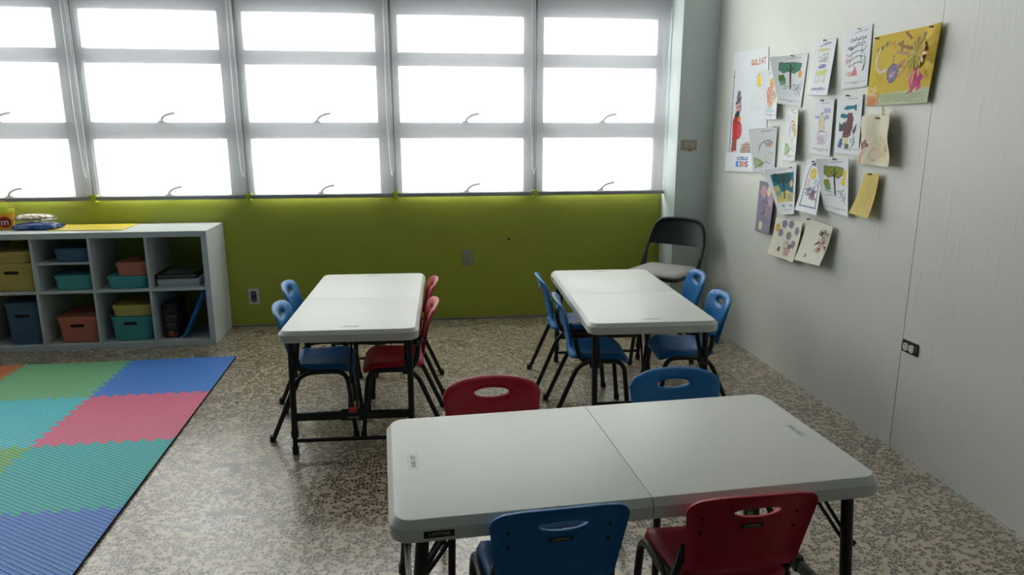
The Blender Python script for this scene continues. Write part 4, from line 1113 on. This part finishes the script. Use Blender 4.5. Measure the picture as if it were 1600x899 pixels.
# --- ship page
ik = Ink(56, 84, W1); ik.asp = 1.4; strip_text(ik, seed=31)
for k in range(3): ik.line([(.22 + .06 * i, .83 + .015 * math.sin(i * 2 + k) - .018 * k) for i in range(11)], .014, (90, 100, 130))
ik.line([(.35, .68), (.52, .74), (.78, .74), (.80, .69)], .02, (70, 76, 100)); ik.ell(.24, .69, .10, .03, (110, 130, 170), .8)
for z in (.40, .50, .59, .68): ik.line([(.25, z - .03), (.42, z + .015), (.58, z + .03), (.70, z + .02)], .018, (60, 62, 70))
ik.line([(.34, .70), (.24, .36)], .016, (60, 62, 70)); ik.line([(.70, .72), (.66, .38)], .016, (60, 62, 70)); ik.line([(.12, .58), (.26, .55)], .015, (70, 72, 84)); ik.line([(.70, .60), (.86, .66)], .015, (80, 84, 96)); ik.line([(.70, .60), (.80, .54)], .015, (80, 84, 96))
ik.scrib(.08, .24, .40, .56, 12, .02, (226, 150, 160), .7, 3); ik.poly([(.34, .22), (.50, .36), (.58, .22)], (222, 120, 120), .8); ik.line([(.44, .22), (.44, .38)], .02, (150, 50, 60)); ik.scrib(.14, .62, .20, .30, 20, .02, (224, 130, 134), .6, 9)
ik.line([(.76, .28), (.84, .40), (.80, .52)], .02, (90, 100, 96)); ik.poly([(.74, .26), (.80, .28), (.86, .42), (.80, .38)], (120, 60, 66)); ik.ell(.76, .46, .08, .06, (150, 180, 170), .7, ring=.12); ik.scrib(.72, .92, .30, .58, 10, .012, (150, 170, 166), .7, 6)
hang('coloring_page', 'page with a grey and pink banded sketch, directly left of the big yellow picture', [(-1.827, 1.905), (-2.045, 1.915), (-2.062, 1.632), (-1.854, 1.628)], ik, lambda u, v: .008 * (1 - v), [(.52, .985, 'white')])
# --- big yellow picture with relief
ik = Ink(110, 84, (222, 192, 70)); ik.asp = .68
ik.scrib(.02, .24, .18, .60, 40, .014, (206, 176, 44), .6, 2)
ik.poly([(0, 0), (0, .16), (.18, .19), (.20, 0)], (222, 168, 120)); ik.scrib(.0, .18, .0, .17, 20, .012, (214, 120, 84), .6, 3); ik.scrib(.02, .2, .12, .3, 10, .02, (236, 224, 180), .6, 13)
tp = [(.20, 0)] + [(.22 + .78 * k / 24, .15 + .05 * k / 24 + (.02 if k % 2 else 0)) for k in range(25)] + [(1, 0)]
ik.poly(tp, (206, 210, 178)); ik.scrib(.22, .98, .02, .16, 60, .007, (160, 170, 130), .5, 5); ik.line([(.20, 0), (.21, .20)], .008, (120, 130, 80))
for k in range(9): ik.line([(.34 + .05 * k, .20), (.36 + .05 * k, .30 + .02 * (k % 3))], .006, (190, 166, 60), .7)
for k, (u, v) in enumerate([(.10, .80), (.16, .82), (.22, .86), (.27, .87), (.33, .86), (.46, .84), (.47, .76), (.55, .77), (.78, .90)]):
    for a in range(5): ik.ell(u + .014 * math.cos(a * 1.257), v + .02 * math.sin(a * 1.257), .010, .014, (96, 104, 88) if k not in (3, 4) else (196, 140, 90), .8)
ik.line([(.34, .84), (.36, .78), (.39, .82), (.36, .84)], .008, (214, 146, 100)); ik.ell(.14, .66, .02, .03, (200, 170, 60), .9, ring=.2)
for k in range(22): ik.line([(.12 + .0 * k, .80), (.08, .66), (.10, .54), (.17, .47), (.26, .50)], .03, (232, 216, 190)) if k == 0 else None
ik.line([(.13, .79), (.10, .66), (.12, .56), (.18, .50), (.26, .53)], .006, (190, 150, 130))
pts = [(.38 + .085 * math.cos(a) * (1 + .07 * math.sin(3 * a)), .44 + .13 * math.sin(a)) for a in [2 * PI * k / 24 for k in range(24)]]
ik.poly(pts, (136, 128, 160)); ik.line(pts + [pts[0]], .007, (90, 84, 120)); ik.poly([(.44, .52), (.50, .50), (.52, .56), (.50, .60), (.46, .56)], (126, 118, 150)); ik.line([(.36, .56), (.37, .64), (.35, .68), (.39, .67)], .010, (140, 130, 140)); ik.scrib(.33, .42, .38, .48, 8, .012, (232, 190, 190), .9, 4)
ik.line([(.52, .52), (.58, .50), (.66, .58)], .008, (150, 130, 80))
ik.poly([(.72, .12), (.66, .30), (.70, .46), (.76, .48), (.82, .40), (.90, .34), (.84, .30), (.86, .20), (.80, .16), (.78, .24)], (220, 104, 150)); ik.scrib(.68, .86, .16, .44, 16, .010, (190, 60, 110), .6, 6); ik.line([(.66, .14), (.74, .20)], .01, (160, 50, 90))
yt, yf = hang('yellow_picture', 'large yellow picture with a raised paper sun and a pink animal', [(-2.075, 1.852), (-2.528, 1.857), (-2.498, 1.543), (-2.063, 1.541)], ik, lambda u, v: .004 + .012 * u * (1 - v) + .014 * math.exp(-((u - .95) / .12) ** 2) * v, [(.06, .97, 'black'), (.88, .97, 'dark')], 'picture', th=.0008, group=None)
# relief: round sun of folded paper and its rays
bm = bmesh.new(); n = 26
sc = (.73, .66)
def yfp(u, v, d): p = yf(u, v); return p + Vector((-d, 0, 0))
cen = bm.verts.new(yfp(sc[0], sc[1], .016)); rA = []
for k in range(n):
    a = 2 * PI * k / n; r = 1 + .05 * math.sin(5 * a); rA.append(bm.verts.new(yfp(sc[0] + .125 * r * math.cos(a), sc[1] + .20 * r * math.sin(a), .006 + (.006 if k % 2 else 0))))
for k in range(n): bm.faces.new((cen, rA[k], rA[(k + 1) % n]))
o = obj('sun_disc', bm, mat('ochre_crepe', (206, 186, 104), .8, bump=(60, .8, .004), var=(30, .2)), yt, smooth=False)
RAY = mat('orange_paper_strip', (216, 160, 116), .75)
for (a, r0, r1, sp, mt) in ((150, .10, .24, .02, 0), (172, .12, .24, .01, 1), (205, .13, .24, .01, 0), (232, .16, .28, .01, 0), (262, .18, .27, .0, 1), (283, .18, .30, .01, 0), (305, .18, .28, .01, 0), (20, .12, .30, .045, 0), (355, .12, .30, .035, 1), (338, .12, .27, .03, 1), (50, .14, .27, .03, 0), (118, .17, .25, .02, 0)):
    ar = math.radians(a); bm = bmesh.new(); P = []
    for rr, dd in ((r0, .012), (r1, .012 + sp)):
        for sd in (-1, 1):
            P.append(bm.verts.new(yfp(sc[0] + rr * 1.0 * math.cos(ar) + sd * .014 * math.sin(ar), sc[1] + rr * 1.35 * math.sin(ar) - sd * .020 * math.cos(ar), dd + .006)))
    bm.faces.new((P[0], P[1], P[3], P[2]))
    o = obj('sun_ray', bm, RAY if not mt else mat('pink_paper_strip', (226, 176, 150), .75) if 'pink_paper_strip' not in bpy.data.materials else bpy.data.materials['pink_paper_strip'], yt, smooth=False)
    md = o.modifiers.new('thickness', 'SOLIDIFY'); md.thickness = .0008
# --- grey curled page
def bearded(ik, s):
    ik.line([(.32, .50), (.38, .62), (.52, .70), (.72, .72), (.84, .66)], .022, (110, 80, 66)); ik.scrib(.50, .86, .58, .72, 16, .018, (120, 80, 70), .7, s); ik.ell(.72, .60, .14, .05, (220, 190, 160), .6)
    ik.poly([(.12, .12), (.10, .34), (.30, .34), (.50, .22), (.44, .12)], (186, 214, 160)); ik.line([(.12, .12), (.10, .34), (.36, .26), (.50, .22), (.14, .12)], .016, (90, 110, 70)); ik.line([(.30, .18), (.56, .24), (.80, .20)], .014, (90, 110, 70)); ik.scrib(.5, .9, .2, .5, 12, .014, (190, 200, 150), .6, s + 1)
ik = Ink(52, 80, W1); ik.asp = 1.35; strip_text(ik, seed=41); bearded(ik, 3)
hang('coloring_page', 'curled greyish page with a brown-haired figure sketch, just right of the poster flap', [(-.986, 1.430), (-1.226, 1.449), (-1.233, 1.176), (-1.038, 1.164)], ik, lambda u, v: .018 + .055 * (1 - u) ** 1.3 * (.5 + .5 * v) - .012 * u, [(.92, .99, 'white')])
ik = Ink(52, 84, W1); ik.asp = 1.5; strip_text(ik, seed=51); ik.poly([(.55, .55), (.55, .9), (.95, .9), (.95, .4)], (244, 232, 190), .6); ik.scrib(.1, .4, .75, .92, 8, .05, (190, 206, 240), .4, 4)
bearded(ik, 7); ik.line([(.30, .60), (.36, .72), (.50, .78), (.66, .76), (.68, .66)], .03, (140, 84, 66)); ik.ell(.58, .68, .10, .06, (236, 196, 170)); ik.ell(.78, .56, .08, .09, (216, 176, 130), .8); ik.scrib(.3, .7, .36, .6, 14, .012, (200, 206, 180), .7, 8)
hang('coloring_page', 'narrow page with a robed figure, yellow light and a green leaf shape, second row', [(-1.308, 1.543), (-1.485, 1.539), (-1.519, 1.258), (-1.328, 1.253)], ik, rightlift(.03, 1.2, .015), [(.55, .985, 'white')])
# --- castle/lilac figure
ik = Ink(52, 84, W1); ik.asp = 1.4; strip_text(ik, seed=61)
ik.scrib(.35, .88, .74, .84, 26, .03, (150, 150, 206), .6, 2); ik.scrib(.12, .36, .66, .72, 12, .03, (150, 150, 206), .7, 3); ik.scrib(.58, .82, .64, .72, 12, .03, (150, 150, 206), .7, 4)
ik.poly([(.34, .42), (.36, .66), (.46, .76), (.60, .64), (.64, .42)], (232, 214, 206)); ik.line([(.34, .42), (.36, .66), (.46, .76), (.60, .64), (.64, .42)], .012, (130, 120, 130)); ik.poly([(.38, .56), (.44, .70), (.56, .62), (.58, .54)], (230, 218, 170), .8)
ik.line([(.28, .36), (.44, .43), (.72, .42)], .024, (140, 132, 160)); ik.poly([(.34, .18), (.36, .37), (.70, .38), (.66, .2)], (220, 208, 220), .8); ik.scrib(.24, .70, .16, .38, 20, .02, (190, 176, 196), .6, 6); ik.line([(.66, .18), (.76, .28), (.76, .38)], .02, (150, 146, 160)); ik.words(.12, .12, .85, .02, (190, 190, 200), .6, 9)
hang('coloring_page', 'page with a pale lilac tower under purple clouds, in the second row', [(-1.601, 1.583), (-1.805, 1.586), (-1.810, 1.294), (-1.605, 1.303)], ik, lambda u, v: .004 + .006 * u, [(.45, .985, 'dark')])
# --- brown blob
ik = Ink(54, 84, W1); ik.asp = 1.35; strip_text(ik, seed=71)
ik.poly([(.28, .77), (.40, .82), (.80, .83), (.80, .72), (.66, .77), (.40, .75)], (44, 130, 156)); ik.poly([(.14, .63), (.20, .69), (.44, .68), (.50, .62), (.30, .61)], (36, 120, 140))
ik.poly([(.14, .38), (.12, .55), (.22, .50), (.36, .56), (.42, .40)], (70, 96, 94)); ik.poly([(.28, .28), (.34, .48), (.44, .58), (.46, .70), (.64, .70), (.70, .60), (.68, .45), (.60, .32), (.46, .26)], (126, 84, 90)); ik.scrib(.32, .68, .30, .66, 20, .014, (104, 66, 74), .6, 4)
ik.poly([(.68, .40), (.84, .54), (.82, .40), (.74, .34)], (84, 100, 110)); ik.poly([(.10, .12), (.20, .26), (.32, .26), (.26, .10)], (92, 116, 150)); ik.poly([(.38, .12), (.36, .28), (.54, .28), (.54, .12)], (226, 216, 160)); ik.poly([(.40, .10), (.40, .18), (.58, .18), (.58, .10)], (100, 112, 110)); ik.scrib(.24, .36, .14, .3, 8, .02, (60, 64, 80), .7, 7); ik.line([(.66, .12), (.80, .22), (.74, .32)], .03, (90, 124, 130)); ik.ell(.68, .24, .06, .03, (90, 110, 120), .8, ring=.25)
hang('coloring_page', 'page with a dark plum and blue painted shape, second row under the yellow picture', [(-1.820, 1.598), (-2.033, 1.599), (-2.054, 1.307), (-1.841, 1.315)], ik, lambda u, v: .004 + .006 * u * (1 - v), [(.45, .99, 'dark')])
# --- cream collage
CREAM = (226, 218, 192)
ik = Ink(70, 70, CREAM); ik.asp = 1.0; ik.scrib(.1, .9, .1, .9, 60, .012, (206, 196, 164), .5, 2); ik.scrib(.45, .95, .15, .6, 30, .012, (196, 170, 120), .6, 3)
for k, (u, v) in enumerate([(.08, .42), (.16, .46), (.22, .40), (.12, .34)]): ik.ell(u, v, .06, .05, (150, 96, 104), .9)
ik.ell(.16, .28, .08, .06, (206, 180, 176)); ik.poly([(.02, .02), (.06, .24), (.16, .24), (.12, .02)], (206, 160, 156)); ik.ell(.48, .22, .14, .12, (220, 204, 180), .9); ik.ell(.48, .22, .14, .12, (180, 156, 130), .9, ring=.06)
ik.ell(.84, .60, .08, .09, (226, 208, 200)); ik.ell(.40, .40, .06, .05, (206, 190, 160), .9, ring=.15); ik.ell(.84, .38, .05, .04, (206, 170, 90)); ik.ell(.86, .30, .02, .03, (96, 80, 70)); ik.scrib(.6, .95, .05, .4, 24, .014, (206, 184, 110), .6, 7); ik.ell(.55, .7, .12, .10, (216, 214, 200), .6)
ct, cf = hang('collage_sheet', 'crumpled cream collage sheet with pale glued shapes, under the big yellow picture', [(-2.056, 1.497), (-2.298, 1.505), (-2.340, 1.269), (-2.056, 1.268)], ik, lambda u, v: .010 + .030 * u ** 1.5 + .005 * math.sin(9 * v + 3 * u) + .006 * math.sin(8 * u), [(.52, .93, 'black')], 'collage', group=None)
bm = bmesh.new()
for du in (.68, .76):
    P = [bm.verts.new(cf(du, .97) + Vector((-.006, 0, 0))), bm.verts.new(cf(du + .05, .97) + Vector((-.006, 0, 0))), bm.verts.new(cf(du + .07, 1.0) + Vector((-.014, -.002, .032))), bm.verts.new(cf(du + .02, 1.0) + Vector((-.014, 0, .032)))]
    bm.faces.new(P)
o = obj('paper_tab', bm, mat('tan_paper_tab', (196, 178, 132), .75), ct, smooth=False); md = o.modifiers.new('thickness', 'SOLIDIFY'); md.thickness = .001
# --- beach tree
ik = tree_page(sky=((44, 120, 150), (220, 206, 130)), crown=(24, 88, 92), crown2=(200, 196, 120), seed=81)
ik.poly([(.05, .02), (.95, .02), (.95, .26), (.05, .26)], W1); word(ik, 'Rodrigo', .34, .16, .055, .055, .022, .014, [(60, 64, 74)]); ik.words(.10, .34, .82, .012, (130, 134, 150), .7, 5)
hang('coloring_page', 'page with a teal sky, dark tree and yellow ground, handwriting below', [(-1.206, 1.198), (-1.494, 1.243), (-1.528, .962), (-1.365, .939)], ik, lambda u, v: .012 + .085 * max(0, .75 - u) ** 1.6 * v + .01 * (1 - v), [(.80, .95, 'red')])
# --- arch page
ik = Ink(56, 84, W1); ik.asp = 1.45
AR = [(.16, .12), (.16, .60), (.24, .80), (.40, .92), (.62, .94), (.80, .88), (.88, .74), (.88, .12)]
ik.line(AR, .04, (96, 102, 150)); ik.scrib(.38, .76, .88, .95, 12, .03, (70, 76, 120), .8, 3)
for a in range(9): ik.ell(.52 + .13 * math.cos(a * .7), .74 + .07 * math.sin(a * .7), .07, .04, (230, 196, 96))
ik.ell(.52, .74, .10, .05, (240, 214, 120)); ik.scrib(.2, .45, .48, .66, 12, .04, (232, 170, 150), .6, 4); ik.scrib(.6, .84, .5, .68, 10, .04, (150, 190, 220), .6, 5); ik.scrib(.22, .86, .28, .52, 34, .02, (110, 104, 130), .8, 6); ik.scrib(.5, .86, .24, .44, 20, .025, (134, 70, 100), .8, 7); ik.line([(.14, .12), (.90, .12)], .03, (120, 130, 170))
hang('coloring_page', 'page with a blue arch border, yellow flower and purple scribble', [(-1.592, 1.265), (-1.759, 1.279), (-1.804, .988), (-1.558, .991)], ik, lambda u, v: .008 + .03 * (1 - v) ** 2 + .012 * u, [(.5, .97, 'dark')])
ik = tree_page(crown=(150, 160, 62), crown2=(150, 160, 70), flower=True, seed=91)
hang('coloring_page', 'page with an olive-green tree, dark trunk and yellow flowers', [(-1.764, 1.283), (-2.004, 1.296), (-2.050, 1.009), (-1.798, 1.018)], ik, lambda u, v: .008 + .055 * (1 - u) ** 1.5 * v + .02 * u * u, [(.55, .985, 'black')])
# --- yellow small sheet
ik = Ink(44, 64, (222, 198, 116)); ik.asp = 1.4; ik.scrib(.1, .9, .1, .9, 36, .02, (206, 180, 96), .6, 2); ik.ell(.5, .45, .2, .12, (200, 170, 90), .8, ring=.08); ik.line([(.85, .1), (.86, .8)], .02, (190, 140, 100), .8); ik.ell(.4, .75, .14, .07, (204, 178, 90), .8, ring=.1)
hang('yellow_sheet', 'small plain mustard yellow sheet curling at the bottom, rightmost in the third row', [(-2.114, 1.231), (-2.244, 1.231), (-2.238, 1.026), (-2.067, 1.033)], ik, lambda u, v: .008 + .03 * (1 - v) ** 2 + .012 * u, [(.45, .985, 'black')], 'drawing', group=None)
# --- mauve print
ik = Ink(52, 84, (150, 142, 162)); ik.asp = 1.5; ik.scrib(.1, .9, .1, .6, 30, .05, (132, 126, 158), .7, 2); ik.ell(.34, .80, .20, .12, (206, 166, 176)); ik.ell(.66, .82, .12, .10, (236, 220, 190)); ik.ell(.80, .64, .14, .12, (196, 170, 186)); ik.line([(.15, .5), (.35, .62), (.7, .60)], .02, (90, 84, 110)); ik.line([(.3, .35), (.55, .42)], .025, (70, 64, 84)); ik.scrib(.55, .85, .25, .6, 14, .03, (196, 160, 160), .7, 5); ik.ell(.34, .13, .13, .09, (232, 218, 186)); ik.line([(.5, .95), (.55, .6), (.85, .5)], .014, (100, 94, 120))
hang('mauve_print', 'mauve painted sheet with pale round blobs, below the poster', [(-1.063, 1.118), (-1.267, 1.114), (-1.270, .811), (-1.046, .802)], ik, lambda u, v: .008 + .02 * u * (1 - v), None, 'drawing', group=None)
# --- flower sheet
ik = Ink(70, 52, (226, 222, 204)); ik.asp = .75
for (u, v) in [(.38, .88), (.60, .90), (.84, .76), (.30, .64), (.58, .60), (.80, .42)]:
    for a in range(5): ik.ell(u + .045 * math.cos(a * 1.257), v + .055 * math.sin(a * 1.257), .045, .055, (142, 134, 154))
ik.ell(.15, .76, .10, .11, (206, 172, 90)); ik.ell(.36, .22, .04, .07, (120, 84, 80)); ik.scrib(.50, .74, .08, .40, 26, .03, (190, 150, 150), .8, 3); ik.scrib(.64, .76, .28, .42, 8, .03, (96, 80, 84), .8, 4); ik.scrib(.48, .62, .38, .46, 8, .04, (170, 166, 176), .7, 5)
hang('flower_sheet', 'cream sheet with grey-purple paper flowers and an ochre circle, bottom row left', [(-1.302, .915), (-1.630, .928), (-1.600, .697), (-1.276, .690)], ik, lambda u, v: .008 + .022 * (1 - v) ** 2 + .012 * u + .004 * math.sin(7 * u), None, 'collage', group=None)
ik = Ink(70, 52, (230, 227, 212)); ik.asp = .7; ik.scrib(.05, .95, .05, .95, 22, .010, (210, 204, 184), .5, 4); ik.scrib(.62, .84, .30, .72, 26, .03, (206, 160, 156), .7, 3); ik.line([(.60, .34), (.74, .30), (.76, .42), (.70, .52)], .03, (196, 140, 136)); ik.scrib(.60, .76, .68, .80, 10, .03, (150, 150, 150), .8, 6); ik.ell(.34, .16, .03, .05, (130, 110, 96)); ik.scrib(.7, .9, .5, .85, 16, .02, (170, 160, 150), .7, 9)
wt, wf = hang('cream_sheet', 'large blank cream sheet with a crumpled paper flower at its right, bottom row right', [(-1.651, .959), (-1.925, .945), (-1.890, .734), (-1.612, .716)], ik, lambda u, v: .010 + .035 * (1 - v) ** 2 + .014 * u, [(.10, .98, 'black')], 'collage', group=None)
bm = bmesh.new(); r = random.Random(5)
for k in range(26):
    c = wf(.86 + .10 * r.uniform(-1, 1), .62 + .26 * r.uniform(-1, 1)) + Vector((-.010 - .022 * r.random(), 0, 0))
    a, b = Vector((r.uniform(-1, 1), r.uniform(-1, 1), r.uniform(-1, 1))) * .016, Vector((r.uniform(-1, 1), r.uniform(-1, 1), r.uniform(-1, 1))) * .012
    f_ = bm.faces.new([bm.verts.new(p) for p in (c, c + a, c + a + b, c + b)]); f_.material_index = k % 2
o = obj('crumpled_flower', bm, [mat('grey_tissue', (170, 164, 156), .8), mat('pinkish_tissue', (206, 178, 166), .8)], wt, smooth=False); md = o.modifiers.new('thickness', 'SOLIDIFY'); md.thickness = .0006
